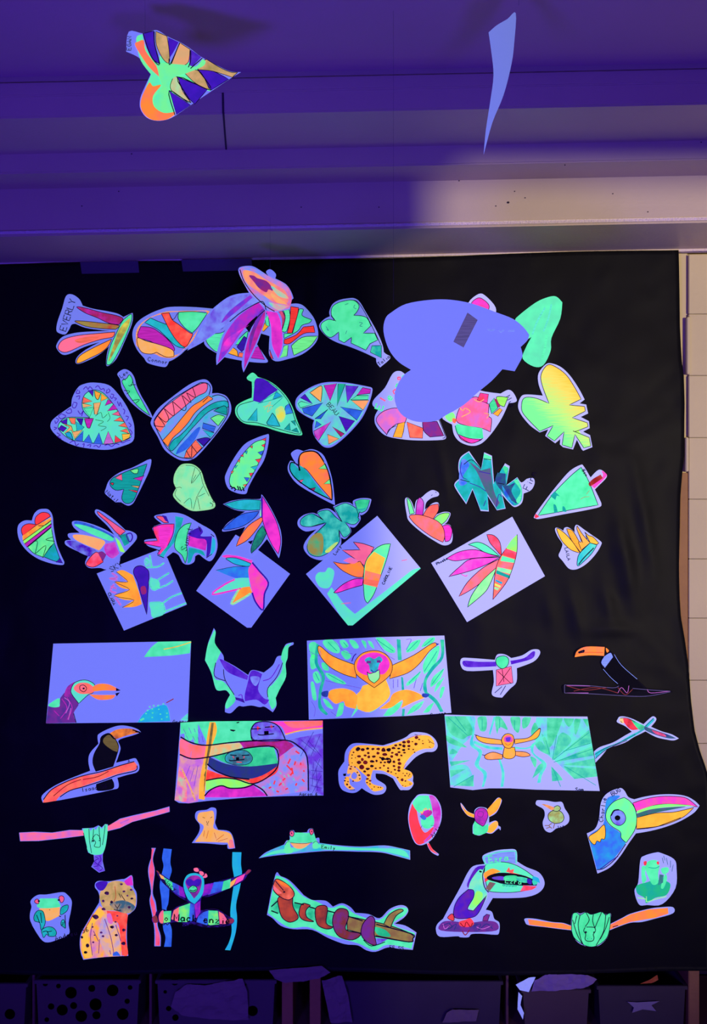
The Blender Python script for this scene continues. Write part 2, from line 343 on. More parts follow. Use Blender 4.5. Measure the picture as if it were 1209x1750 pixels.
for x0, x1, y0, y1, lb in ((137, 236, 448, 468, 'leftmost dull tape patch on the black paper top edge'), (310, 430, 444, 464, 'dull tape patch on the black paper edge above the purple hanging flower')):
    bm = bmesh.new(); polybm(bm, [(x0, y0), (x1, y0-2), (x1+2, y1-2), (x0+3, y1)], -.0155, .0004)
    tag(link('tape_strip', bm, tape, origin=at((x0+x1)/2, (y0+y1)/2, -.0155)), lb, 'tape')
# ---------------- storage bins along the bottom ----------------
YF = .0
def wx(px, Y=YF): return at(px, 0, Y).x
def wz(py, Y=YF): return at(0, py, Y).z
plast = plain('white_bin_plastic', (.10, .075, .065), .45, 0, 1, .1)
plast2 = plain('frosted_bin_plastic', (.07, .05, .05), .35, .1, 20, .3, 9, .5)
holem = plain('dark_bin_spots', (.012, .01, .02), .7)
box_m = plain('cardboard_box', (.12, .075, .055), .8, .1, 40, .3)
white = fluo('paper', paper=True)
dim = plain('dull_tissue_paper', (.26, .18, .15), .9, .4, 30, .3, 12)
crate = plain('shelf_wood', (.20, .09, .06), .7, .1, 30, .2)
root = bpy.data.objects.new('storage_shelf', None); C.objects.link(root); root.location = (0, .2, 0)
tag(root, 'low wooden cubby shelf under the black paper holding the bins', 'shelf')
def sh(name, a, m=crate):
    bm = bmesh.new(); box(bm, *a, .002); o = link(name, bm, m); o.parent = root; o.location = (0, -.2, 0); return o
SB = .03
sh('shelf_board', (-1.5, 1.5, -.002, .38, SB-.02, SB)); sh('shelf_top', (-1.5, 1.5, .0, .38, .232, .248))
for px in (52, 254, 491.5, 539, 870, 1186):
    w_ = .018 if px not in (52, 254, 870) else .004
    sh('divider', (wx(px)-w_, wx(px)+w_, (-.004 if px in (491.5, 539, 1186) else .03), .37, SB, .231), wood if px in (491.5, 539, 1186) else crate)
for x in (-1.48, -.3, 1.4): sh('leg', (x-.03, x+.03, .02, .3, 0, SB-.02))
def tub(name, xa, xb, ztop, m, label, cat='storage bin', Y0=YF, Y1=.30, rim=True, taper=.008, group=None):
    bm = bmesh.new(); z0 = SB+.001; t = .004
    def ring(x0, x1, y0, y1, z): return [bm.verts.new((x, y, z)) for x, y in ((x0, y0), (x1, y0), (x1, y1), (x0, y1))]
    A = ring(xa+taper, xb-taper, Y0, Y1-taper, z0); Bt = ring(xa, xb, Y0, Y1, ztop); Ct = ring(xa+t, xb-t, Y0+t, Y1-t, ztop); Dn = ring(xa+taper+t, xb-taper-t, Y0+t, Y1-taper-t, z0+t)
    bm.faces.new(A[::-1]); bm.faces.new(Dn)
    for P, Q in ((A, Bt), (Bt, Ct), (Ct, Dn)):
        for i in range(4): bm.faces.new((P[i], P[(i+1) % 4], Q[(i+1) % 4], Q[i]))
    org = ((xa+xb)/2, (Y0+Y1)/2, z0)
    o = link(name, bm, m, origin=org); tag(o, label, cat, group)
    if rim:
        bm = bmesh.new()
        for a in ((xa-.006, xb+.006, Y0-.006, Y0, ztop-.012, ztop), (xa-.006, xa, Y0, Y1, ztop-.012, ztop), (xb, xb+.006, Y0, Y1, ztop-.012, ztop)): box(bm, *a, .0015)
        link('rim', bm, m, o, origin=org)
    return o, org
random.seed(11)
def spots(o, org, pts):
    for px, py, r in pts:
        bm = bmesh.new()
        c = Vector((wx(px), YF-.0012+.0, wz(py))); rr = r/515
        t = (c.z-SB)/(.19); c.y = YF - .0004
        q = [bm.verts.new((c.x+rr*math.cos(a*math.pi/8), c.y, c.z+rr*math.sin(a*math.pi/8))) for a in range(16)]
        f = bm.faces.new(q); bmesh.ops.solidify(bm, geom=[f], thickness=.002)
        link('dark_spot', bm, holem, o, origin=org)
o, g = tub('spotted_bin', wx(-120), wx(45), wz(1680), plast, 'spotted pale bin cut off at the bottom left corner')
spots(o, g, [(17, 1733, 9), (-20, 1700, 8)])
o, g = tub('spotted_bin', wx(62), wx(238), wz(1674), plast, 'whole pale bin with round black spots, without papers')
spots(o, g, [(x/2, 1640+y/2, r/2) for x, y, r in [(243,113,20),(314,98,12),(385,105,20),(327,153,21),(175,160,11),(213,172,19),(252,157,12),(278,193,20),(330,190,14),(420,186,20),(435,142,9),(200,90,8),(160,205,8),(445,95,8),(155,82,9)]])
o, g = tub('spotted_bin', wx(269), wx(470), wz(1674), plast, 'pale spotted bin with crumpled paper hanging over its front')
spots(o, g, [(x/2, 1640+y/2, r/2) for x, y, r in [(598,75,13),(577,167,9),(600,198,11),(864,175,18),(685,90,9),(830,80,14),(565,110,6)]])
def crumple(name, pts, Y, m, label, cat='paper', amp=.006, seed=1, n=16, dep=0):
    """crumpled sheet: convex pixel outline filled with a displaced grid"""
    bm = bmesh.new(); xs = [p[0] for p in pts]; ys = [p[1] for p in pts]; polybm(bm, pts, Y)
    for a, no, lo, hi in ((0, (1, 0, 0), min(xs), max(xs)), (1, (0, 0, 1), min(ys), max(ys))):
        for i in range(1, n):
            v = lo+(hi-lo)*i/n; co = at(v, 875, Y) if a == 0 else at(604, v, Y)
            bmesh.ops.bisect_plane(bm, geom=list(bm.verts)+list(bm.edges)+list(bm.faces), plane_co=co, plane_no=no)
    for v in bm.verts: v.co.y += amp*(mnoise.noise(Vector((v.co.x*28, seed, v.co.z*28)))+.5*mnoise.noise(Vector((v.co.x*70, seed, v.co.z*70)))) - dep*(v.co.z-at(0, max(ys), Y).z)
    bmesh.ops.solidify(bm, geom=list(bm.faces), thickness=.0005)
    o = link(name, bm, m, origin=at(sum(xs)/len(xs), sum(ys)/len(ys), Y), recalc=False); tag(o, label, cat); return o
q = lambda s: [(a/2, 1640+b/2) for a, b, _ in parse('-'+s)]
crumple('crumpled_bag', q('600,110 640,85 700,88 830,66 846,110 850,206 790,208 690,200 620,190 585,160'), YF-.018, dim, 'crumpled pale bag draped over the front of the spotted bin', 'bag', .008, 3)
crumple('loose_paper', q('920,36 1100,22 1130,44 1090,66 975,80 940,66'), -.028, dim, 'crumpled white paper lying on top of the two wooden dividers', 'paper', .006, 6)
crumple('plastic_bag', q('1100,70 1170,55 1190,120 1205,215 1130,215 1112,130'), -.02, dim, 'violet lit plastic wrap between wooden divider and long bin', 'bag', .008, 9)
tub('long_bin', wx(563), wx(857), wz(1676), plast2, 'long frosted plastic bin in the middle, widest of the row')
q = lambda s: [(604+a/2, 1600+b/2) for a, b, _ in parse('-'+s)]
crumple('crumpled_paper', q('320,262 340,250 430,252 420,290 305,296'), YF-.014, dim, 'small crumpled paper on the front of the long bin', 'paper', .004, 8)
tub('cardboard_box', wx(894), wx(1007), wz(1690), box_m, 'square tan box stuffed with bluish white papers', 'box')
crumple('crumpled_paper', q('556,166 600,142 624,140 600,190 570,184'), -.02, white, 'small glowing folded paper corner left of the tan box', 'paper', .003, 12, 8)
crumple('crumpled_paper', q('620,150 665,130 800,130 835,150 790,178 690,186 610,190'), -.012, plain('uv_shaded_paper', (.3, .2, .3), .8, .3, 30), 'wide crumpled sheet filling the top of the tan box', 'paper', .008, 14)
crumple('crumpled_paper', q('565,190 578,205 572,235 584,262 580,284 562,250'), -.024, white, 'narrow torn paper strip down the left side of the tan box', 'paper', .004, 15, 8)
tub('grey_bin', wx(1023), wx(1172), wz(1684), plast2, 'grey plastic bin with a torn white label, rightmost of the row')
crumple('torn_label', q('938,224 970,226 1048,222 1020,236 1036,256 990,250 954,262 960,244'), YF-.009, plain('torn_label_paper', (.3, .25, .25), .9, .3, 80), 'torn white label stuck on the grey bin front', 'label', .0006, 17, 10)
crumple('orange_toy', q('1010,150 1040,132 1044,150 1020,160 980,162'), -.008, plain('orange_plastic', (.5, .1, .02), .5), 'dim orange thing poking out of the grey bin', 'toy', .004, 18, 6)
# ---------------- upper rows: leaves and tropical flowers cut from paper ----------------
A=(80,490,160); Bc=(220,500,180); Cc=(310,440,250); Dc=(540,500,140); E=(640,490,330); Fc=(75,620,190); G_=(250,630,160); Hc=(390,620,140)
I=(495,640,150); J=(630,620,260); K=(870,610,160); L=(170,770,210); M=(380,735,210); N_=(680,760,240); O=(900,780,150); P_=(20,855,220); Q=(155,865,230); R=(330,840,180); S_=(505,840,220); T=(730,870,210)
FL='flower cutouts on the black paper'; LF='leaf cutouts on the black paper'
art('paper_flower','long petalled flower cutout with pale name tag, leftmost of the top row',A,
 '250,120 330,100 420,160 465,245! 600,285 800,320 920,350 990,392! 1090,345 1112,355 1100,480 1000,720 900,930 800,1020 768,1000 780,860 808,765! 700,860 580,930 420,995 372,975 400,900 510,810 690,712! 480,780 300,865 200,875 130,800 130,740 200,650 350,600 550,580 830,572! 700,560 500,530 370,478! 320,490 290,550 240,615 160,600 125,560 140,450 200,280',
 [('petal','wine|magenta','385,262 500,275 700,330 900,372 985,415 930,490! 800,470 650,400 500,340'),('petal','olive|rust','360,445 480,445 700,468 930,500 890,550! 700,540 500,510'),
 ('petal','pink>coral@0','150,760 220,680 400,630 700,600 880,585! 850,650 700,680 480,750 260,845 160,820'),('petal','coral','360,690 500,650 680,640 600,690 440,730','n'),('petal','amber>orange@0','385,970 430,890 600,790 840,675! 790,770 700,850 560,920 420,985'),
 ('bract','mint|green','1095,355 1085,470 990,710 860,960 790,1010 775,960 820,770 900,600 960,470 1010,410'),('bract_middle','olive|yellow','1070,410 1050,520 930,740 820,940 800,940 860,760 940,540','n')],
 text=[('EVERLY',205,565,72,84,'ink',1.0)],group=FL)
art('paper_leaf','oval leaf cutout with purple, teal and red stripes left of the hanging purple flower',Bc,
 '480,165 720,165 970,185! 960,300 800,560 660,655 600,710 520,765 465,790! 440,840 405,855 300,835 215,805 180,755! 100,660 50,540 50,430 110,330 230,250 360,195',
 [('leaf_blade','peach','400,225 560,212 740,210 930,215 880,330 760,520 650,640 520,745 380,740 300,705 200,700 100,620 85,560 95,420 200,310','n'),
 ('leaf_edge','paper','430,235 570,220 740,218 905,235 760,480 650,630 520,720 200,640 110,500 140,380 250,290','n'),
 ('stripe','cyan|teal','250,290! 350,335 460,380 480,440 560,550 650,640! 540,610 400,480 330,420 185,345!'),
 ('stripe','scarlet|coral','375,240! 465,232! 500,310 580,370 700,460 735,475 710,540 650,625 560,560 470,430'),
 ('stripe','mint|green','575,225! 740,218 905,235! 800,390 730,465! 640,400 570,300'),
 ('stripe','magenta','140,390! 250,400 330,440 430,520 510,610 520,670 400,640 250,560 105,510'),
 ('stripe','sand|amber','100,520 200,555 330,590 450,630 515,670 520,735! 430,740 320,685! 260,705 160,690 110,620')],
 lines=[('ink',.7,'465,235 510,310 565,232')],text=[('Connor',222,762,-10,46)],group=LF)
art('paper_leaf','triangular leaf cutout half hidden under the hanging purple flower petals',Cc,
 '190,690 240,630 340,590 420,500 540,590! 600,680 715,850! 700,870 560,862 360,825 290,790 210,740',
 [('patch','mint','205,690 260,635 350,615 420,530 430,600 330,720 290,780'),('patch','green|mint','430,720! 500,650! 550,610 530,690 470,720'),('patch','amber','380,790! 420,740! 460,770 470,820!'),('patch','indigo','460,740! 520,650! 560,700 500,780!'),('patch','coral','480,785! 520,790! 520,830! 470,820!'),('patch','magenta','570,830! 580,760! 640,735! 690,845!')],group=LF)
art('paper_leaf','rounded leaf cutout striped red and green right of the hanging purple flower',Cc,
 '640,560 690,480 800,420 900,385 990,388 1060,450 1110,530 1133,640 1100,720 1000,800 880,840 780,858 730,810 725,740 730,650! 700,640 650,620',
 [('patch','amber','665,600! 690,540! 720,570! 680,612!'),('stripe','wine|rose','780,450! 830,435! 860,500 830,600! 800,560!'),('stripe','mint','840,430! 890,420! 900,500 870,610 830,610! 860,500'),
 ('stripe','scarlet','905,405! 970,415! 960,480 915,625! 875,625! 895,540'),('stripe','green|mint','975,425! 1010,430 1000,480 1080,515! 1060,540 1000,560 960,610 850,670! 850,630! 920,625!'),
 ('stripe','scarlet','850,680! 950,640 1010,575! 1095,565! 1105,620! 1010,630 900,710 850,712!'),('stripe','neon','910,730! 1000,660 1130,650! 1060,740 930,810!'),('stripe','neon','850,730! 885,725! 875,815! 810,830!'),('patch','red','730,760! 760,840! 740,830!'),('stripe','mint','690,500! 720,480! 730,570! 700,560!')],group=LF)
art('paper_leaf','plain green leaf cutout with squared teeth and name tab, left of the hanging heart',Dc,
 '480,85 570,85 650,140 740,290 900,570 985,770 1005,880! 1050,915 1095,940 1085,990 950,1105! 900,1040 890,970! 700,880 500,800 300,730 150,640 60,530 60,460 130,390 210,350! 200,280 250,170 350,110',
 [('leaf_blade','mint|green','500,110 590,130 640,200 610,280 560,335! 680,345 760,380 815,490! 700,600! 870,600! 915,700! 800,755! 740,850! 520,745! 530,660! 420,740! 340,700! 340,580! 230,660 150,630 80,530 90,450 190,395 280,410 230,330 240,220 330,150'),('leaf_tip','teal|mint','830,785! 970,780! 970,965! 805,880!')],
 lines=[('navy',.5,'600,240 560,220 580,180'),('navy',.5,'430,180 480,160'),('navy',.5,'640,440 690,450 650,490 690,500'),('navy',.5,'150,500 190,560 160,540'),('navy',.5,'460,560 440,610'),('ink',.7,'225,340 270,400 300,420'),('ink',.7,'500,110 600,125 680,220 760,360 860,560 960,770')],
 text=[('Talia',925,1060,38,50)],group=LF)
art('paper_heart_leaf','heart leaf cutout edged with little drawn hearts around rainbow zigzags, far left',Fc,
 '540,215 700,240 800,330 900,470 970,630 985,740 970,850 860,905 700,945 520,935 350,905 200,840 90,740 75,660 130,590 300,470! 310,380 370,270 440,230',
 [('leaf_blade','aqua|mint','540,295 640,325 740,430 850,600 940,770 930,820 780,875 640,885 420,855 280,830 160,720 180,640 260,595 440,595 500,600! 430,520 415,430 450,340'),
 ('zigzag','violet','480,300! 540,300! 535,370!'),('zigzag','amber','550,300! 620,330! 590,400 560,370'),('zigzag','amber','625,330! 695,385! 620,420!'),('zigzag','magenta','700,395! 745,435! 665,465!'),('zigzag','magenta','760,450! 800,505! 690,525!'),('zigzag','coral','430,370! 525,420! 420,440!'),('zigzag','sand','420,440! 525,465! 430,490!'),('zigzag','mint','435,500! 545,480! 500,590!'),
 ('zigzag','rose','810,525! 830,580! 740,560!'),('zigzag','coral','830,590! 870,640! 760,630!'),('zigzag','coral','880,650! 910,705! 810,685!'),('zigzag','coral','900,715! 930,770! 830,740!'),('zigzag','gold','850,775! 940,770! 930,815! 860,850!'),
 ('zigzag','coral|orange','270,600! 345,600! 340,670! 300,660!'),('zigzag','indigo','350,600! 430,605! 410,690!'),('zigzag','magenta','440,605! 540,605! 500,710! 470,700'),('zigzag','violet','180,640! 255,605! 250,690!'),('zigzag','violet','155,720! 190,680! 250,710! 210,750!'),('zigzag','sky','230,760! 290,760 320,840! 250,800!'),
 ('zigzag','cyan','350,640! 440,700! 360,780!'),('zigzag','blue','335,840! 430,740! 420,855!'),('zigzag','blue','430,860! 490,780! 530,880!'),('zigzag','blue','540,880! 600,760! 640,885!'),('zigzag','lilac','650,885! 700,745! 760,875!'),('zigzag','red','770,870! 775,790! 850,850!'),
 ('zigzag','sand','190,650! 300,690! 320,750! 420,730! 335,830! 300,730! 220,770! 280,700!'),('zigzag','sand','540,440! 620,430! 580,560! 550,560!')],
 lines=[('ink',.5,'560,580 620,540 640,600 690,560/560,620 650,640 590,680 680,700 620,740/700,540 720,600 690,640'),
  ('violet',.9,'430,290 460,260 480,290 500,260 530,290/560,270 590,250 620,290 650,280 660,310/690,290 680,330 720,310 700,280/730,340 760,350 740,390 720,360/760,380 790,390 770,410/800,420 820,470 830,430 850,480/860,500 880,520 870,560/890,580 920,590 900,630/920,650 950,680 930,700/930,720 960,760 940,790/370,290 350,330 390,330 380,300/350,370 390,360 380,400/320,430 360,440 340,490 310,480 320,440/370,520 400,560 430,520 410,580/250,520 290,500 300,540 260,550 240,530/200,560 240,580 190,610 160,580 200,550/130,600 160,620 130,660 120,630/110,700 140,710 110,730/140,760 180,790 150,800 190,830/280,870 330,850 350,900 380,880/420,890 440,880 430,920/470,900 510,890 500,920/540,910 570,900 600,920 620,890/660,900 700,890 740,910 780,880 820,890/830,860 860,870 900,850 940,840')],group=LF)
art('paper_leaf','narrow green leaf cutout pointing down right, between hearts and flower in the second row',Fc,
 '870,70 940,95 985,160 1010,250 1060,360 1130,480 1180,585 1160,590 1040,510 920,400 850,280 830,180 800,120',
 [('leaf_blade','green|mint','930,130 960,170 975,230 1010,310 1060,400 1155,575! 1040,490 950,390 890,290 850,200 900,170')],
 lines=[('ink',.7,'920,245 950,250 970,190/940,240 1000,238/870,300 935,310 900,340/960,410 1040,400 1000,440/860,170 890,190')],text=[('Leo',830,150,35,40)],group=LF)
art('paper_leaf','wide rounded leaf cutout with diagonal pink, orange and blue bands',G_,
 '700,145 790,150 850,230 850,320! 940,318 1040,360 1095,470 1085,590 980,750 840,930 700,1090 620,1160 520,1190 400,1165 240,1050 150,880 70,740 65,670 150,520 330,370 550,210',
 [('leaf_blade','periwinkle|cyan','700,185 780,195 830,260 800,350! 940,345 1030,390 1060,480 1050,590 960,740 840,900 700,1060 590,1150 450,1150 290,1050 200,900 110,700 130,620 330,420 540,270','n'),
 ('band','pink>rose@45','720,190 790,205 770,300 640,370 440,540 260,690 180,820! 110,740 110,670 220,520 330,430 540,280'),('band','coral|pink','110,690 230,540 300,620 240,740 180,820!','n'),
 ('band','orange|coral','800,350! 860,390 800,430 640,560 540,700 440,810 340,900 280,1010! 210,930! 330,800 460,640 590,490 700,420'),
 ('band','teal|cyan','1040,420 880,440 700,560 560,740 440,860 340,930 290,1020! 340,1060 480,900 640,720 800,560 950,500 1055,500'),('band','blue|royal','640,780 700,760 640,900 520,1040 380,1110! 420,1020 540,890','n'),
 ('tooth','teal','870,545! 1000,480 1050,520! 1040,600!'),('tooth','neon','830,640! 930,595 1020,620! 930,740!'),('tooth','blue','735,700! 900,750! 870,820! 725,770!'),('tooth','cyan','730,790! 880,830! 830,890!'),('tooth','indigo','650,915! 770,890 830,905! 740,1000!'),
 ('tooth','coral','640,920! 720,1020! 600,1150! 490,1150! 520,1060!')],
 lines=[('ink',.8,'100,735 240,745 150,610/160,620 250,690 290,640 230,515/240,520 360,610 340,420/350,430 480,540 515,495 460,345/470,350 580,440 520,310/530,315 635,370 600,245'),('ink',.8,'520,1060 580,1150 590,980/590,1000 660,1090/730,435 800,370'),
  ('ink',.9,'700,180 790,190 830,250 810,340/850,360 940,340 1040,390 1065,500 1040,620 900,830 740,1010 600,1150/700,182 520,285 300,430 130,620 110,720 210,930 290,1050 420,1140 600,1165')],group=LF)
art('paper_leaf','half heart leaf cutout in green and teal with a solid violet wedge',Hc,
 '350,148 400,165 440,210! 560,250 700,330 850,480 950,650 1020,850 1097,1045! 1070,1072 900,1050 700,1000 520,940 300,910 200,870 120,780 105,690 140,620 240,560 350,515! 355,400 350,280! 290,250 280,210',
 [('leaf_blade','aqua|mint','400,260 470,230 560,260 700,350 840,500 930,650 990,840 1075,1040 900,1020 760,980 580,930 400,880 240,870 160,800 130,700 180,620 330,575 380,560! 390,400'),
 ('wedge','violet|indigo','400,260 470,230 560,260 740,400! 600,490 490,595! 370,560!','n'),('tooth','cyan|teal','430,670! 430,860! 290,850!'),('tooth','cyan|teal','570,880! 655,740! 700,800 770,940! 600,920'),('tooth','sky','710,420! 800,490! 660,540!'),('tooth','blue|cyan','850,640! 900,600! 960,740! 820,770!'),('tooth','teal','930,860! 985,850! 1000,930!'),('tooth','teal','830,980! 910,890! 920,1000!'),('tooth','teal','930,1000! 1010,960! 1050,1030!'),('patch','yellow|mint','700,700 800,640 850,760 800,870 740,850','n')],
 lines=[('teal',.7,'480,580 640,480 740,420/650,650 800,520/440,600 640,550 820,500'),('orange',.4,'520,650 660,630 580,730 630,570 540,690')],base='mint',group=LF)
art('paper_heart_leaf','heart leaf cutout of radiating violet, blue, orange and pink triangles, third column middle',I,
 '560,103 760,110 950,140 1120,175! 1145,215 1100,390 1000,600 850,780 700,920 580,1000 480,1000 400,930 330,820 320,700 340,630! 220,570 110,490 80,400 110,310 230,210 400,130',
 [('leaf_blade','aqua|periwinkle','560,125 760,130 930,150 1110,200! 1080,380 980,590 840,760 690,890 570,970 470,970 400,900 345,790 350,620! 220,550 120,460 110,380 200,270 330,180','n'),
 ('triangle','violet|indigo','150,320! 210,270! 320,405!'),('triangle','mint|aqua','120,400! 160,370! 310,410! 150,460!'),('triangle','blue|royal','170,470! 460,390! 310,575! 200,530!'),('triangle','sand|amber','280,250! 390,175! 450,170 435,380!'),('triangle','magenta','475,150! 650,125! 560,365!'),('triangle','emerald|teal','670,130! 770,130! 655,435!'),('triangle','purple|violet','775,150! 950,160! 795,390!'),('triangle','magenta','1010,180! 1120,205! 1110,260! 925,285!'),('triangle','mint','930,290! 1090,290! 1080,345! 840,350!'),('triangle','peach|sand','855,360! 1095,355! 1015,490!'),
 ('triangle','blue|royal','700,445! 1005,500! 930,630!'),('triangle','violet','680,575! 900,640! 780,790!'),('triangle','royal|blue','350,610! 530,480! 430,610!'),('triangle','blue','370,640! 440,690! 350,740!'),('triangle','magenta|lilac','335,780! 570,650! 400,910! 350,850!'),('triangle','wine|magenta','590,720! 760,820! 710,860!'),('triangle','peach','525,825! 680,885! 540,960!')],
 text=[('BEAU',530,400,-48,60)],group=LF)
art('paper_heart_leaf','leaf cutout with pastel letters, partly covered by the hanging heart lower left lobe',J,
 '240,65 290,90 400,200 520,420 560,440! 600,540 618,590! 590,612 400,617 250,605 130,575 60,500 50,430 80,370! 35,340 45,290 130,200 190,90',
 [('patch','lilac|pink','130,380 230,360 300,420 290,480! 230,485 180,520 145,570! 70,480 70,430'),('patch','amber','235,485! 290,470! 280,540! 265,595! 195,590!'),('patch','coral|scarlet','305,470! 435,520! 430,600! 330,595!'),('patch','plum|wine','430,470! 545,465! 600,580! 490,590! 440,540')],
 lines=[('ink',.7,'145,575 165,530 220,500'),('ink',.7,'590,600 610,580 560,450')],
 text=[('E',80,370,70,60,'mint',2),('l',105,305,60,50,'rose',1.8),('e',150,290,55,60,'mint',1.8),('a',190,240,52,60,'rose',1.8),('n',215,190,52,60,'mint',1.8),('o',225,130,50,50,'rose',1.8),('r',265,120,50,50,'mint',1.8)],group=LF)
art('paper_leaf','leaf cutout with pink squiggled middle and green hem, under right edge of the hanging heart',J,
 '700,140 880,218 1050,245! 1110,215 1150,235 1180,295 1160,315 1115,320! 1060,440 980,560 900,640 820,660 730,630 680,570 665,490! 610,460 590,425 650,300',
 [('patch','rose|lilac','800,290 860,270 920,310 960,330! 955,420 980,450 970,550! 900,520 780,500 700,460 730,350'),('patch','neon|lime','610,425 670,395 690,440 650,470','n'),('patch','green|mint','700,490 780,500 905,520! 915,600! 820,600 740,580 695,540','n'),('patch','hot|red','715,570! 800,600 905,610! 820,640 740,610'),('patch','red|hot','890,240! 955,250! 945,320! 865,295!'),('patch','green','960,330! 1000,280! 1030,360! 980,405!'),('patch','lime','1020,270 1110,275! 1080,350! 1040,330'),('patch','amber','990,405! 1045,360! 1065,375! 1030,425!'),('patch','wine','1000,290! 1020,285! 1050,350! 1030,355!','n'),('patch','scarlet|peach','670,440 700,450 690,480 670,470','n')],
 lines=[('sand',1,'720,350 750,380 770,360 810,390 760,420 740,430'),('sand',.8,'840,290 880,310 920,290/920,400 960,410 940,440'),('ink',.7,'690,500 720,580 820,640 910,600')],text=[('Mia',1110,265,-60,40)],group=LF)
art('paper_leaf','small upright leaf cutout tip in pink peeking over the hanging heart top edge',E,
 '655,45 700,60 760,130 740,180 600,170 590,100',[('leaf_blade','hot|red','650,70 690,85 720,120 700,150 610,110')],group=LF)
art('paper_leaf','plain mint green leaf cutout without pattern, at the top right',E,
 '1090,65 1140,62 1178,98! 1165,200 1110,320 1105,400 1060,490 1000,500 930,450 950,380 985,315! 930,340 860,330 880,220 900,185 1010,100',
 [],lines=[('aqua',2,'1070,130 1020,220 990,300'),('aqua',2,'1110,110 1090,200 1060,280'),('mint',2,'1080,300 1070,380 1050,450')],base='seafoam|mint',group=LF)
art('paper_leaf','large yellow and neon green butterfly shaped leaf cutout with square teeth, second row right',K,
 '480,95 560,85 680,135 790,240 900,400 980,550! 915,600! 1000,615! 1025,730! 930,775! 1035,830! 1045,920! 960,965! 1050,1010! 1080,1165! 960,1212! 940,1190! 880,1070! 830,1195! 700,1165! 660,1130! 665,1060! 600,1115! 470,1020! 510,935! 400,975! 270,880 150,730 120,620 160,510 240,485 440,500! 385,350 385,210',
 [('leaf_blade','neon>gold@50','500,105 600,125 740,230 850,390 935,545! 780,620! 980,640! 990,700! 820,785! 1015,850! 1025,900! 870,960 830,955! 1040,1040! 1060,1150! 970,1175! 855,1000! 815,1175! 690,1135! 715,965! 590,1085! 495,1020! 575,885! 400,960! 200,750 165,640 200,530 340,530 520,600! 430,360 420,220')],group=LF)
art('paper_leaf','small teal double lobed leaf cutout with pink teeth, tip pointing up right',L,
 '480,90 512,95 490,200 430,330 370,450 330,520 280,542 210,510 160,510! 110,470 55,420 65,370 100,290 200,215 320,170 420,120',
 [('leaf_blade','teal','470,130! 440,220 380,390 330,500 260,520 220,470 240,380! 160,390 105,340 120,280 200,235 330,180'),('tooth','neon','300,195! 380,180 375,225! 340,225'),('tooth','rose|red','155,270! 220,230! 225,295!'),('tooth','magenta','440,248! 335,275! 410,300!'),('tooth','sand','395,350! 310,345! 380,370!'),('tooth','red','370,415! 285,385! 370,395!'),('tooth','red','110,320 140,320 130,340')],
 text=[('Matilda',70,400,-42,38)],group=LF)
art('paper_leaf','pale greenish rounded leaf cutout with thin triangle lines, right of the teal leaf',L,
 '850,128 930,140 1000,200 1040,320 1100,460 1140,525 1120,570 1000,592 900,590 800,530 740,470 725,430 755,370! 730,310 740,230 790,150',
 [('leaf_blade','pale|mint','850,145 930,155 990,215 1020,330 1080,450 1110,540 1000,575 900,570 800,500 745,440 760,380 750,290 770,200','n'),('leaf_patch','pale|green','760,230 790,180 840,180 800,300 765,300','n')],
 lines=[('ink',.5,'850,145 930,155 990,215 1020,330 1080,450/940,170 905,325 1000,210/950,240 905,320/1020,350 965,450 1040,420/960,450 925,580/965,460 990,580/830,520 895,470 910,570/750,370 790,360 810,370/760,380 745,440 800,500')],text=[('Jo',1095,540,60,40)],base='pale',group=LF)
art('paper_leaf','slim upright leaf cutout, neon green inside a ring of small coloured teeth',M,
 '430,45 460,50 450,160 410,300 330,430 260,560 240,620 200,630 130,615 60,575 28,490 40,420 120,270 220,140 330,80',
 [('leaf_blade','neon|mint','430,90! 410,200 370,300 310,420 240,540 190,590 110,570 70,510 100,400 200,240 320,120'),('tooth','red','435,75! 425,105! 385,95!'),('tooth','red','420,135! 415,170! 385,150!'),('tooth','blue','410,200! 385,250! 350,220!'),('tooth','red','385,280! 360,325! 325,290!'),('tooth','cyan','355,345! 325,395! 280,365!'),('tooth','red','305,420! 280,460! 265,425!'),('tooth','blue','270,470! 245,510! 215,465!'),('tooth','coral','240,530! 225,560! 205,540!'),('tooth','red','275,165! 300,150! 295,180!'),('tooth','sky','220,215! 250,200! 240,235!'),('tooth','red','180,250! 205,240! 210,265!'),('tooth','coral','150,300! 175,290! 170,320!'),('tooth','cyan','115,360! 155,345! 130,375!'),('tooth','coral','85,410! 115,400! 95,430!')],
 lines=[('ink',1.4,'75,550 100,565 90,580/110,560 130,580 120,600/150,550 165,590/170,555 190,600/200,560 215,600')],group=LF)
art('paper_heart_leaf','half orange half teal heart leaf cutout pointing down right',M,
 '740,190 800,208! 870,188 940,205 1005,260 1060,400 1090,530 1110,730! 1090,730 900,630 740,530 660,430 645,360 670,300! 700,310 745,360! 680,250 690,215',
 [('leaf_half','orange|coral','770,240 860,210 930,225 990,300 1040,400 1070,500 1080,690! 950,540 830,390 765,350'),('leaf_half','teal|cyan','680,320 720,345 765,400! 765,350 830,400 950,560 1060,680! 900,600 770,520 690,450 665,380','n'),('tooth','neon','950,380! 1015,330! 1035,385!'),('tooth','neon','1000,530! 1060,480! 1070,530!'),('tooth','rose','740,500! 800,485! 775,525!'),('tooth','wine','850,580! 920,565! 900,600!')],
 lines=[('blackmark',1.3,'765,400 750,350 700,320 670,330 670,400 740,490 900,600 1080,690/760,400 750,300 780,230 860,205 940,225 1000,310/1010,330 1050,430 1080,600 1080,690')],group=LF)
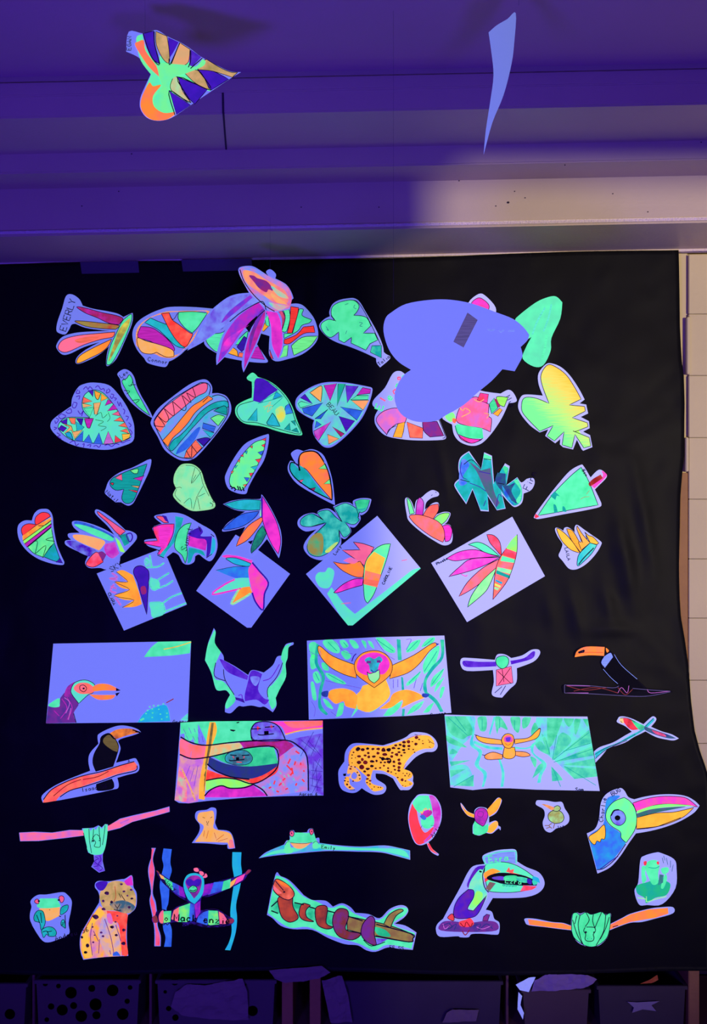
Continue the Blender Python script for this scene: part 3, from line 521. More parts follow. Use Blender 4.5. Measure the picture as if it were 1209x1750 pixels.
art('paper_leaf','dark teal deeply cut leaf shape with violet streaks and pale name tab',N_,
 '615,55! 680,150 720,205! 745,65! 812,95! 830,330! 925,160! 965,185! 935,350! 1030,280! 1065,325 1110,295! 1165,285 1180,330 1150,390 1085,420! 1070,500 1010,537 960,500 900,430! 930,550! 855,565! 775,440! 785,575! 715,570! 645,385! 590,512! 500,380 492,330 540,285! 522,200 540,110',
 [('leaf_blade','teal|cyan','610,65! 680,160 720,215! 745,90! 805,110! 825,340! 900,200! 955,205! 935,355! 1030,285! 1070,380 1065,480 1010,525 960,490 890,400! 925,545! 855,560! 775,420! 780,565! 715,560! 645,375! 590,500! 505,370 500,335 550,290! 530,200 545,120','n'),
 ('dark_streak','grey|darkgreen','620,150 720,220! 800,200! 830,400 880,500! 850,540! 760,400 680,230','n'),('dark_streak','navy|darkgreen','860,240! 930,250! 940,350 1010,330 980,400 1030,500 980,480 880,380 840,310','n'),('leaf_patch','blue|periwinkle','550,130 620,170 560,280 600,330 530,340','n'),('leaf_patch','mint','1000,310! 1035,295! 1070,400 1050,500 1020,480 1060,400','n'),('leaf_patch','mint','745,75! 808,105! 800,140! 738,115!','n'),('leaf_patch','green','905,200! 920,180! 955,200! 935,260!','n'),('leaf_patch','royal|cyan','900,350 980,480 1000,520 930,450','n')],
 lines=[('ink',.8,'570,170 640,130 720,210/740,120 805,130/540,300 620,320/860,330 920,340'),('indigo',.8,'620,330 700,360 760,400/850,540 870,430 900,450/760,480 740,530/550,150 540,220 560,280 600,300/700,230 800,250')],text=[('Finn',1105,385,65,55)],group=LF)
art('paper_flower','small crown flower cutout with five petals over a coral base, centre right',N_,
 '85,455 120,490 145,560! 160,480 210,450 250,415 300,390 350,410 350,440 290,460 245,500 235,560! 300,505 350,500 355,560 335,600! 400,578 455,590 430,660 400,685! 450,690 472,750 465,840 400,867 320,830 200,750 100,660 78,600 62,480',
 [('petal','neon|mint','80,465 110,490 145,590! 105,600!'),('petal','magenta|lilac','190,455 225,500 215,610! 155,600! 165,500'),('petal','coral|red','350,510! 350,570 290,660! 215,615! 270,530'),('petal','neon|lime','445,590 420,650 375,690! 300,655! 360,600'),('petal','hot','440,690 470,740 450,820 410,835! 400,760 385,700!'),('bract','coral|pink','105,610 200,605 330,650 390,710 405,790 390,840! 290,790 180,710 120,650')],
 lines=[('ink',.6,'290,440 300,430/325,405 335,415')],group=FL)
art('paper_leaf','green triangular tree shaped leaf cutout with red brown stem at right',O,
 '745,118 790,135 885,290! 960,210 1020,182 1090,230 1105,290 1000,400 945,455! 1010,590 1035,660 1000,700 800,745 500,800 200,858 130,855 110,820 250,620 430,390 600,200',
 [('leaf_blade','mint|green','755,150! 860,340 990,670! 700,720 400,775 160,815! 350,540 600,280'),('leaf_mark','teal','390,480! 465,550! 420,540! 400,600! 330,545!','n'),('leaf_mark','teal','375,665 410,680 435,770! 385,780!','n'),('leaf_mark','teal','500,690 530,700 555,765! 500,760!','n'),('stem_edge','hot|rose','1040,200 1090,230 1100,280 940,440! 890,400 870,400! 1050,280','n'),('stem','maroon|rust','1025,250! 1055,300! 905,400 870,410! 855,375! 920,310','n'),('leaf_tip','red','130,790! 180,830! 130,850 115,830','n')],
 lines=[('ink',.6,'755,150 860,340 990,670'),('rust',.4,'870,470 830,520/750,590 800,560 870,555')],text=[('Ben',785,185,-60,40)],group=LF)
art('paper_flower','small orange petalled flower cutout with a blue base and pale name area, right',O,
 '415,980 470,1000 510,1025! 525,985 570,975 630,1010 668,1050! 665,980 700,942 800,1010 900,1080 1025,1170 1030,1220 960,1340 850,1460 750,1530 660,1560 580,1540 500,1440 445,1370 470,1300 495,1230 490,1190 430,1100 395,1010',
 [('petal','gold|amber','420,990 520,1050 640,1180 740,1330! 620,1290 520,1200 460,1110'),('petal','amber','555,995! 620,1010 670,1070 760,1220 820,1240! 745,1320! 640,1180 590,1090'),('petal','amber|sand','700,955! 780,1080 880,1190! 760,1290! 720,1180 760,1170 700,1010'),('petal','gold','805,1040! 860,1090 920,1110 1000,1195! 970,1215! 880,1190!'),('bract','cyan|aqua','880,1190! 975,1220! 900,1340 800,1440 710,1510 705,1420 740,1330')],
 lines=[('ink',.7,'730,1080 780,1190/820,1090 840,1140'),('ink',1.2,'930,1260 800,1390 720,1490')],text=[('LAILA',550,1260,-76,42)],group=FL)
art('paper_heart_leaf','small striped heart leaf cutout with red top, far left of its row',P_,
 '300,80 350,90 385,150 395,260 430,430 495,580! 480,607 380,595 250,550 150,480 80,390 55,300 65,230 120,190 190,190! 210,130 250,90',
 [('stripe','scarlet|red','280,115 340,120 365,150! 240,230! 220,220 225,160'),('stripe','scarlet|red','110,240 160,220 235,230! 105,335! 90,280'),('stripe','orange|yellow','370,160! 372,185! 105,380! 100,335! 235,235!','n'),('stripe','lime|neon','370,190! 370,220! 120,410! 105,380!'),('stripe','magenta','375,220! 370,250! 140,440! 120,410!'),('stripe','neon|green','372,255! 400,410! 360,440 300,535! 210,500 150,440!'),('stripe','teal|sky','400,400! 450,540! 420,575 300,530! 340,470'),('stripe','indigo','455,545! 480,590! 415,580!')],
 lines=[('ink',.7,'145,435 240,380 220,500/225,500 320,425 290,540/385,345 320,370 405,385/250,240 310,235 370,190')],group=LF)
art('paper_flower','flower cutout with spread pink, green, peach and violet petals and a magenta square',P_,
 '795,85 860,110 960,180 1070,280! 1120,290 1170,320 1170,370 1100,450 1020,530! 1010,600 960,650 880,650 830,635 730,635 690,590 720,520! 600,470 510,420 505,380 560,370! 530,340 540,310 640,305! 580,250 570,200 640,195 760,225 880,275 965,325! 900,240 790,130',
 [('petal','rose|red','810,105 900,170 1070,290! 1020,330! 980,300 900,210 820,140'),('petal','blue|navy','590,200 700,215 860,280 960,340 920,370! 780,330 620,260','n'),('petal','mint|green','590,225 700,240 860,300 960,360 920,380 780,330 650,270','n'),('petal','sand|peach','580,325 700,330 870,380 850,440 820,470! 700,420 600,370','n'),('petal','violet|periwinkle','510,390 600,385 700,430 800,475 730,530! 620,480','n'),('petal','red|pink','700,590 760,510 810,490 860,580! 780,625 720,620'),('patch','magenta|lilac','880,410! 970,390! 1010,500! 950,545 890,510 870,450','n'),('patch','plum|wine','810,490! 850,480 890,510! 860,570! 830,530','n'),('patch','lime|neon','970,345! 1010,380! 1065,490! 1020,480!','n'),('patch','teal|darkgreen','1010,330! 1080,310! 1110,390 1060,430!','n')],
 lines=[('indigo',1.4,'1080,320 1120,310 1135,350 1110,390 1085,350 1080,320'),('ink',.6,'1000,330 1030,350')],text=[('SKY',925,655,30,50)],group=FL)
art('paper_flower','jagged flower head cutout in pink and teal with dark purple middle, like a wide crown',Q,
 '570,95 640,70 750,58 850,80 970,150 1090,220 1130,280 1140,370 1110,460 1070,495 1020,470 975,435 940,450! 930,500 880,525 830,510 790,440 745,415 720,430 660,465 600,435! 640,410 590,385 520,360 483,320 500,300 600,290! 555,200 600,170 640,158!',
 [('petal','rose|scarlet','590,95 650,95 700,150! 660,150!'),('petal','indigo','640,80! 680,90! 705,150! 670,130!','n'),('petal','hot|scarlet','560,190! 640,165 750,160! 740,250 690,360 640,440! 600,430! 640,370! 500,340 490,320 600,310! 570,240'),('petal','hot','620,210 720,190 700,280 650,390 620,330','n'),('band','teal|cyan','760,90! 835,105! 820,160 770,300 690,400 655,460! 625,435 720,320 760,210','n'),('band','green|mint','905,150! 870,250 860,340 870,430 850,515! 820,440 755,370 780,240 840,170'),('band','magenta|hot','880,260! 1000,285 1045,300 1035,400! 880,355!','n'),('band','indigo|violet','890,230 985,185! 1010,230 990,270 1090,270! 1075,420 1040,460! 1040,310 960,290 880,265!','n'),('band','teal|sky','880,370! 1000,400 1030,450! 940,420 900,500 870,515!','n'),('band','cyan|sky','1095,280! 1120,310 1115,400 1075,450!','n')],
 lines=[('ink',.8,'970,180 990,230/1080,250 1110,275/600,440 660,465/1040,465 1090,430')],text=[('Sumit',835,400,75,55)],group=FL)
SQ='square sheets hung as diamonds'
art('square_drawing','tilted white sheet with orange jagged flower, violet cone and pale green pots',Q,
 '-55,605 600,395 690,465 865,885 300,1118',
 [('petals','amber|orange','230,590! 290,575 380,620! 410,700 440,790 460,880! 390,905 285,910! 390,845! 300,840 210,805! 350,750! 270,730 215,680! 335,680!','n'),('bract','indigo|violet','385,600 400,550 450,535 500,560 525,610 515,780 505,975! 440,760 420,680'),('bract_spot','wine|plum','450,730 490,720 500,780 460,790','n'),('flower_pot','aqua|mint','525,690 560,650 610,670 620,720 570,760','n'),('flower_pot','aqua|mint','530,870 600,865 650,890 660,960 560,1000 540,930','n'),('flower_pot','aqua|periwinkle','480,490 510,460 550,550 500,550','n')],
 lines=[('aqua',1.8,'530,440 550,545/500,550 600,545 660,510/600,665 640,640 705,600/610,735 680,710 740,670/550,640 530,690 560,750 620,730/640,880 720,820 820,780/660,950 760,910 860,870/530,870 640,870 660,960 560,1000/490,480 520,500 490,530'),('lilac',2,'190,600 240,640 170,650 240,665/180,720 230,740/210,700 180,760 230,780/220,820 270,890'),('ink',.6,'230,590 335,680 215,680 350,750 210,805 390,845 285,910')],text=[('CLARA',165,780,-65,28)],rectclip=True,group=SQ)
art('bird_of_paradise_cutout','blue, coral and green petalled flower cutout with hot pink bract, above second diamond sheet',R,
 '790,35 870,150 950,300 1005,440 1020,580 1000,720 985,765! 900,620 850,545! 780,630 720,700 680,740 660,720! 655,650 690,560! 620,580 490,640! 520,550 580,450 600,405! 480,440 350,460 335,440! 400,360 500,290 600,230! 480,210 345,145! 450,105 600,85 770,85',
 [('petal','cyan|teal','360,145! 500,105 640,90 775,100! 770,210! 640,215 480,200'),('petal','blue|royal','350,440 430,350 560,260 760,225! 720,290 620,370 520,415'),('petal','coral|orange','785,295! 800,330 720,450 620,560 495,630! 540,520 640,390'),('petal','darkgreen|emerald','800,390! 845,480! 780,600 670,710! 670,640 730,480'),('petal','pale|mint','775,110! 790,150 790,280! 765,280! 780,200','n'),('bract','hot|magenta','795,50! 880,190 960,350 1000,500 1005,600 980,720! 900,600 840,460 800,330 790,200'),('bract_edge','indigo','780,90! 800,60 800,300! 785,290!','n')],group=FL,lift=1.5)
art('square_drawing','tilted white sheet with hot pink flower and blue, mint and orange petals, second diamond',R,
 '-490,495 620,570 750,672 1115,945 670,1562 620,1562 38,1140',
 [('petal','hot|rose','340,740! 480,735 600,765 680,805! 640,850 500,815 400,775','n'),('petal','cyan|sky','380,765 500,765 665,825! 640,860 500,840 420,800'),('petal','blue|sky','265,905! 450,865 640,860! 640,1000! 480,990','n'),('petal','aqua|mint','640,990! 655,1090! 500,1115 220,1180! 330,1090 480,1000','n'),('petal','orange|amber','655,1090! 680,1160! 560,1220 450,1285! 500,1190 550,1110','n'),('bract','hot|rose','680,820! 760,920 860,1045! 820,1180 810,1355! 720,1280 680,1150 640,960 640,880','n')],
 lines=[('hot',1.8,'340,745 440,740 680,800/480,1010 360,1070 220,1180 480,1130 550,1110'),('pale',2.2,'530,1115 440,1290 560,1235 660,1170'),('indigo',1.8,'680,815 760,910 865,1045 820,1180 805,1360 720,1270 680,1160'),('ink',.5,'265,905 460,865 640,860')],rectclip=True,group=SQ)
art('paper_leaf','teal green deeply lobed leaf cutout overlapping the third diamond sheet top left edge',S_,
 '545,85 620,62 705,68 710,100 680,180 630,220 605,215! 612,265 560,335 510,330! 525,380 470,445 430,430! 430,490 400,530 330,600 250,645 150,620 90,560 80,500 130,420 200,355! 100,375 30,330 25,270 80,220 160,200 205,215! 220,180 310,160 385,205! 355,140! 440,105 510,105 545,130!',
 [('leaf_blade','teal|aqua','560,95! 620,75 700,80! 670,170 620,200! 605,190! 590,240 600,270 550,310 470,290! 520,375 460,430 410,360! 415,470 330,560 230,610 140,590 110,520 150,440 290,295! 150,330 60,320 50,270 100,225 170,210 265,270! 210,200 310,175 380,240 440,285! 365,150! 460,110 520,125 575,160!'),('leaf_tip','green|emerald','560,95! 620,75 700,80! 660,150 590,165!','n'),('leaf_patch','olive|emerald','130,450 200,390 260,420 250,590 160,590 115,530','n'),('leaf_patch','yellow|green','280,560 360,490 400,480 320,570','n')],
 lines=[('ink',.6,'150,330 290,295 180,400/265,270 170,210/410,360 410,430/440,285 380,200/575,160 600,240')],group=LF,lift=1.5)
art('square_drawing','tilted white sheet with coral flower, yellow banded bract and pale green painted border',S_,
 '-770,228 1178,722 540,1257 495,1257 100,775',
 [('painted_border','aqua|mint','1100,735! 1178,715! 1178,722! 540,1257! 495,1257! 430,1180 300,960! 340,900! 470,1070 560,1150! 800,970','n'),('painted_blob','aqua|mint','190,800 220,760 280,755 310,715 360,740 360,800 320,900 240,900 200,850','n'),
 ('petal','rose|pink','545,475! 640,490 740,525! 700,600 650,700! 600,660 440,550! 610,548!'),('petal','orange|coral','355,660! 480,680 610,655! 650,720! 635,805! 560,800 440,740'),('petal','pink|lilac','450,650! 520,620 600,650! 540,680','n'),('petal','hot|magenta','360,950! 450,870 560,820 640,820! 630,880! 520,910 400,950'),
 ('bract','mint|neon','895,490! 860,630 800,800 740,960 680,1050! 650,1000 640,830 660,660 740,550 820,500'),('bract_band','gold|amber','740,565! 845,625! 800,780! 655,740! 670,650','n'),('bract_band','orange|pink','655,740! 805,780! 770,900! 640,870!','n'),('bract_band','coral','645,820! 790,840! 770,895! 640,870!','n')],
 lines=[('ink',.6,'545,475 640,490 740,525'),('rose',.7,'430,1055 520,1045/1000,650 1050,640')],text=[('CAROLINE',825,870,65,26),('Lucy',365,590,55,30)],rectclip=True,group=SQ)
art('square_drawing','tilted white sheet with seven thin petals and a red striped bract, rightmost diamond',T,
 '-840,75 1162,660 395,1112 42,530',
 [('petal','red|rose','590,250! 660,260 720,330 735,465! 680,400 620,330'),('petal','mint|aqua','405,350! 500,325 600,365 720,465! 580,430 480,375'),('petal','hot|lilac','195,485! 320,420 480,400 640,450 720,465! 450,485 280,510'),('petal','hot|lilac','215,665! 320,570 440,490 720,475! 600,540 420,610'),('petal','pink|coral','315,860! 400,720 550,580 715,490! 690,570! 560,700 440,790'),('petal','pale|neon','400,965! 440,850 540,710 690,570! 620,740 560,830'),
 ('bract','coral|pink','890,250! 885,430 830,620 770,740 650,890! 670,640 700,520 750,430'),('stripe','lime|neon','890,250! 888,425! 780,385! 830,310','n'),('stripe','red|rose','775,390! 885,430! 870,490! 745,450!','n'),('stripe','mint|neon','740,460! 865,495! 860,530! 725,510!','n'),('stripe','pale|mint','695,570! 840,600! 825,640! 690,605!','n'),('stripe','teal','685,600! 820,655! 815,685! 680,635!','n'),('stripe','sky','675,690! 745,720! 735,740! 675,710!','n'),('stripe','yellow|pale','670,730! 730,755! 720,775! 665,750!','n'),('stripe','pale','665,765! 715,780! 695,800! 662,785!','n')],
 lines=[('ink',.6,'890,250 885,430 830,620 770,740 650,890'),('hot',.8,'340,640 380,660 400,650')],text=[('Phoebe',95,540,28,24)],rectclip=True,group=SQ)
# ---------------- lower rows: jungle animals ----------------
U=(70,1085,270); V=(340,1065,170); W=(515,1080,265); X=(780,1090,380); Yc=(60,1230,190); Z=(295,1220,265); a_=(570,1240,190); b_=(755,1210,280); c_=(1000,1210,209); d_=(20,1370,280); e_=(320,1370,400); f_=(690,1345,295); g_=(40,1480,210); h_=(240,1440,200); i_=(450,1480,280); j_=(735,1440,210); k_=(885,1440,285); l_=(1000,1330,209); m_=(200,40,220)
RG='rectangular animal pictures'; AN='cut out animal drawings'
art('animal_picture','wide sheet with a coral beaked hornbill head and blank sky, leftmost rectangle',U,
 '-95,67 1150,48 1125,665 1010,668 40,677',
 [('leaf','mint|green','790,170! 840,100 900,50! 1150,48! 1140,140! 1000,158','n'),('body','plum|navy','55,545! 140,550 150,480 260,360! 230,430 290,520 250,600 270,672! 40,677!','n'),('body_patch','plum|magenta','200,400 255,360! 240,460 180,470','n'),('wing_patch','mint|green','60,530! 140,485 140,550! 100,555 60,545','n'),('head','aqua|mint','230,420 260,365 340,345 410,380 400,440 360,460 290,525! 240,460'),('cheek','coral|pink','250,410 290,370 360,370 410,410 390,445 300,450','n'),('upper_beak','orange|coral','400,395 450,375 520,380 580,410 570,425 480,425 400,430','n'),('lower_beak','orange|coral','370,455! 440,460 570,460! 540,490 440,495','n'),('beak_tip','ink','575,405! 610,425! 575,430!','n'),('beak_tip','ink','570,448! 605,440! 580,470!','n'),('bush','sky|cyan','740,670! 790,600 860,560 960,540 990,660!','n'),('corner_leaf','aqua','1070,650! 1125,600! 1125,660!','n')],
 lines=[('ink',.8,'300,390 330,385 350,410 330,435 300,420 300,390/250,600 270,672'),('ink',3.2,'322,408 332,412'),('maroon',1,'960,520 1015,490'),('mint',2.2,'800,605 810,600/760,655 790,640/850,600 860,595/850,635 855,630/910,605 920,608/920,645 930,645/960,600 970,600/960,628 970,628/830,552 835,550/860,545 865,540/895,545 900,540/935,530 940,528/850,570 855,565/900,570 905,568/815,580 820,578'),('gold',1,'940,110 1040,90 1150,55'),('magenta',.8,'160,490 200,560 150,640/200,480 240,560 200,650/100,580 140,620'),('lilac',.8,'180,480 220,520 190,600/210,650 230,560')],text=[('Gracie',1010,665,2,26)],rectclip=True,group=RG)
art('bat_cutout','green tipped violet bat with raised wings cut from paper, under the second diamond',V,
 '182,60! 205,110 195,240 270,350 300,400 305,450! 450,530 600,630! 630,580 680,570 790,600! 900,510 950,410 1010,395! 1040,290 1070,250 1150,232! 1150,260 1090,300 1080,420 1055,500 1060,650 980,810 935,910! 945,1000 900,1082! 800,1015 740,1020 640,1000 540,1012 480,1010 390,1092 318,1080! 325,980 380,870! 330,815 240,820 200,780 150,600 75,450! 110,260 140,170',
 [('wing_edge','mint|green','190,80! 205,120 195,240 270,350! 230,430 180,560 200,680 300,710 420,860 440,950 340,1040 325,980 380,870! 330,815 240,820 200,780 150,600 75,450! 110,260','n'),('wing_edge','mint|green','1130,240! 1090,300 1080,420 1055,500 1060,650 980,810 935,910! 940,1000 890,1050! 850,950 840,800 900,740 1000,600 1020,480 1000,420 1040,290','n'),('wing_arm','violet|purple','250,435! 300,450 450,540 600,640! 590,690! 500,660 380,610 310,550','n'),('body','violet|purple','610,640 640,580 700,580 770,620! 720,800 790,910 860,930! 800,990 700,930 560,950! 560,860 600,700','n'),('foot','violet|ink','440,900! 540,920! 560,970! 450,930!','n'),('face','periwinkle|purple','630,650 740,660 700,760 650,730','n')],
 lines=[('ink',.8,'205,480 190,640 320,700/300,560 320,690 430,870/1020,480 950,650 840,790 840,900'),('purple',1.2,'980,500 880,660 780,700'),('purple',1.2,'480,880 520,870 530,920')],group=AN)
GL_='150,60 300,60/'
art('animal_picture','sheet with a big golden monkey, pink face and arms spread among leaves',W,
 '-45,68 600,40 1117,28 1172,630 820,655 60,683',
 [('leaf','mint|green','60,100 110,80 140,150 90,210/70,200 110,180 130,260 80,290/170,70 240,60 290,100 300,160 250,160 190,120/300,70 340,65 370,110 330,125/375,65 420,70 450,120 410,125/310,160 350,145 390,190 350,215/160,240 200,250 215,300 170,290/95,320 130,310 155,380 120,400 95,360/75,400 100,400 120,520 90,520/190,320 260,340 350,400 300,405 220,370/170,520 210,540 250,600 200,580/300,555! 335,550! 320,640 270,665!/580,45! 640,50 730,130 720,165 650,140/820,160 850,90 930,60 900,130/940,120 980,60 1040,40 1030,80/1080,110 1040,260 960,330! 950,260 1000,160/940,300! 900,370 830,420 830,390/1120,280! 1080,370 1010,430 1030,350/1120,350! 1080,420 1040,470 1060,400/1120,430 1100,500 1080,515 1090,440/480,65! 505,80 505,130 470,70/520,70 550,80 570,130 540,110','n'),
 ('front_leaf','mint|green','440,560! 480,545 430,620 390,665!/530,630! 600,560 660,535! 590,600/640,655! 700,580 790,540! 760,600 700,650/820,650! 870,580 960,535! 920,600/950,630! 990,580 1040,545! 1000,620','n'),
 ('vine','teal|green','745,55! 775,60! 785,220! 755,220!/780,350! 795,355! 805,460! 785,460!/120,90! 140,100! 130,240 185,340 165,450 155,560 210,640! 195,650! 135,590 140,450 160,350 105,240/1085,60! 1115,60! 1110,200 1030,300 980,380 985,470! 1060,530 1110,620! 1085,625! 1040,550 960,470 960,370 1020,270 1090,190/790,600! 810,600! 805,655! 785,655!','n'),
 ('arm','amber|orange','130,130 150,112 250,190 430,260! 430,360! 330,330 220,270 150,190'),('arm','amber|orange','1060,100 1020,90 880,180 710,260! 690,365! 830,320 920,250 1000,150'),('body','gold|amber','480,420! 660,370! 695,480 640,560 530,625 440,600! 430,500 460,460','n'),('leg','amber|orange','210,500 230,455 320,440 400,460 440,500! 430,600! 350,580 330,540 270,560 220,520','n'),('leg','amber|orange','690,540! 720,480 820,450 920,480 960,515! 870,550 780,595! 790,530 700,590 610,600!','n'),('head','orange|amber','420,230 480,165 580,145 660,175 710,250 690,340 570,435! 450,350 420,300'),('face','hot|magenta','435,260 470,190 570,160 660,190 690,260 650,325 600,330 520,340 450,310','n'),('eye_mask','cyan|slate','495,220 530,195 570,210 610,190 635,220 610,250 590,310 540,310 530,260','n'),('beard','pale|neon','515,310! 540,325 610,295! 610,360 570,400! 530,370'),('foot','navy|royal','160,470 210,460 205,505 165,500/950,480 1000,485 980,510 945,505/1050,90 1075,92 1060,105','n')],
 lines=[('plum',3,'510,235 545,235/590,230 620,230'),('indigo',1.2,'545,295 570,315 600,295/395,230 410,190 430,170'),('purple',.4,'580,60 660,170 730,215/820,60 860,60 820,140/140,130 150,190 60,150/190,380 330,410 470,440/720,370 720,440/755,370 755,430/900,360 880,440/950,400 930,460/80,540 110,600 100,660/230,620 280,660/880,620 940,560/250,60 330,150 400,170'),('teal',.7,'210,80 280,150/330,80 360,115/110,320 140,380/210,330 330,395/590,60 720,150/830,150 910,70/960,110 1030,50/1060,150 960,310/840,400 930,310/1020,410 1110,290')],text=[('Serena',1010,648,8,24)],rectclip=True,group=RG)
art('hanging_bat_cutout','small cutout of a green headed pink bat on a violet branch',X,
 '30,112 80,110 210,120! 225,90 265,90 300,110! 360,95 410,65 450,65 455,90 420,130 330,165! 328,240 290,280 250,325! 210,320 193,300 205,240 200,175! 60,180 25,150',
 [('branch','violet|purple','40,125 120,130 215,130! 220,155! 100,160 45,155/295,125! 370,110 415,75 430,80 410,115 300,145!','n'),('body','rose|pink','218,175! 300,155! 310,245! 218,262!'),('head','green|mint','220,110 260,98 285,115 280,150 250,168 220,145')],
 lines=[('ink',.7,'225,180 300,250/295,165 230,255/250,170 260,240/210,300 250,265/240,310 270,260'),('indigo',.6,'40,125 60,150/420,80 420,100')],group=AN,lift=.5)
art('toucan_cutout','black toucan with orange beak and white throat on a dark branch, at right edge',X,
 '640,105! 650,70 700,45 810,45! 850,80 900,140 940,185 985,225 1040,275! 1170,285! 1170,298 1050,320 960,320 850,310 700,305 585,302! 585,255 700,255 830,268 885,260! 820,200 790,150 800,105! 720,98',
 [('branch','black','590,255! 720,260 850,272 1000,275 1160,290! 1050,315 850,305 590,298!','n'),('body','blackmark','830,70! 860,100 900,150 950,200 990,235 1035,290! 940,290 880,255 800,165! 850,110!','n'),('throat','periwinkle','805,100! 840,80 855,105! 810,165! 788,135'),('beak','orange|coral','645,105! 660,70 710,48 808,50! 805,98! 720,95','n'),('face_patch','orange|rust','815,55 832,70 820,80','n')],
 lines=[('ink',1.6,'665,80 695,68 690,78 665,80'),('rust',.6,'650,90 700,80 800,80'),('periwinkle',.5,'860,90 900,150 985,225/800,170 840,215 880,250'),('brown',.7,'600,260 700,285 820,270/640,290 760,270 880,300/880,270 920,310 960,280'),('grey',.6,'590,256 720,260 850,272 885,262/590,300 720,304 860,312 960,318 1050,316 1165,294/590,256 590,300/960,275 1060,284 1165,290'),('lilac',.5,'600,260 730,262/600,300 720,300/880,300 900,270 930,300 940,260/1040,280 1060,300 1160,290')],group=AN,base='black')
art('toucan_cutout','black bodied toucan on a long coral branch, left below the hornbill picture',Yc,
 '700,150 820,90 930,62 1040,75 1120,105 1152,135! 1080,165 930,210 905,240! 930,310 905,400 880,468! 1000,440 1080,418 1110,440 1135,510 1110,570 1000,600 895,632! 910,700 900,745 840,760 660,800 270,875! 85,900! 75,825 200,725 380,640 600,555! 580,450 600,360 690,260! 680,190',
 [('beak','orange|brown','810,150! 880,110 980,95 1080,105 1145,138! 1020,165 880,212! 850,180','n'),('body','black','740,165 800,145 850,180 905,260 905,340 850,510! 660,565! 625,470 640,370 700,260 710,200','n'),('throat','khaki','750,200 800,165 860,200 905,290 895,350! 840,330 770,280 740,240','n'),('tail','black','665,700! 835,640! 860,700 840,755 690,775 665,740','n'),('branch','coral|red','90,885 160,780 300,690 500,620 700,580 900,510 1080,460! 1110,500 1090,545! 900,590 700,660 500,730 350,780 270,830 230,880! 110,900','n')],
 lines=[('maroon',.9,'200,830 350,710 500,650/520,650 680,620 800,560'),('ink',1.1,'90,870 180,760 350,670 520,610 740,560 920,500 1080,455/270,840 380,770 540,725 760,655 900,600 1090,555 1110,500'),('blackmark',1.2,'810,150 850,200 880,210/1060,110 1145,138 1090,130')],text=[('Isaac 56',505,765,10,42),('A.',1010,450,15,30)],group=AN)
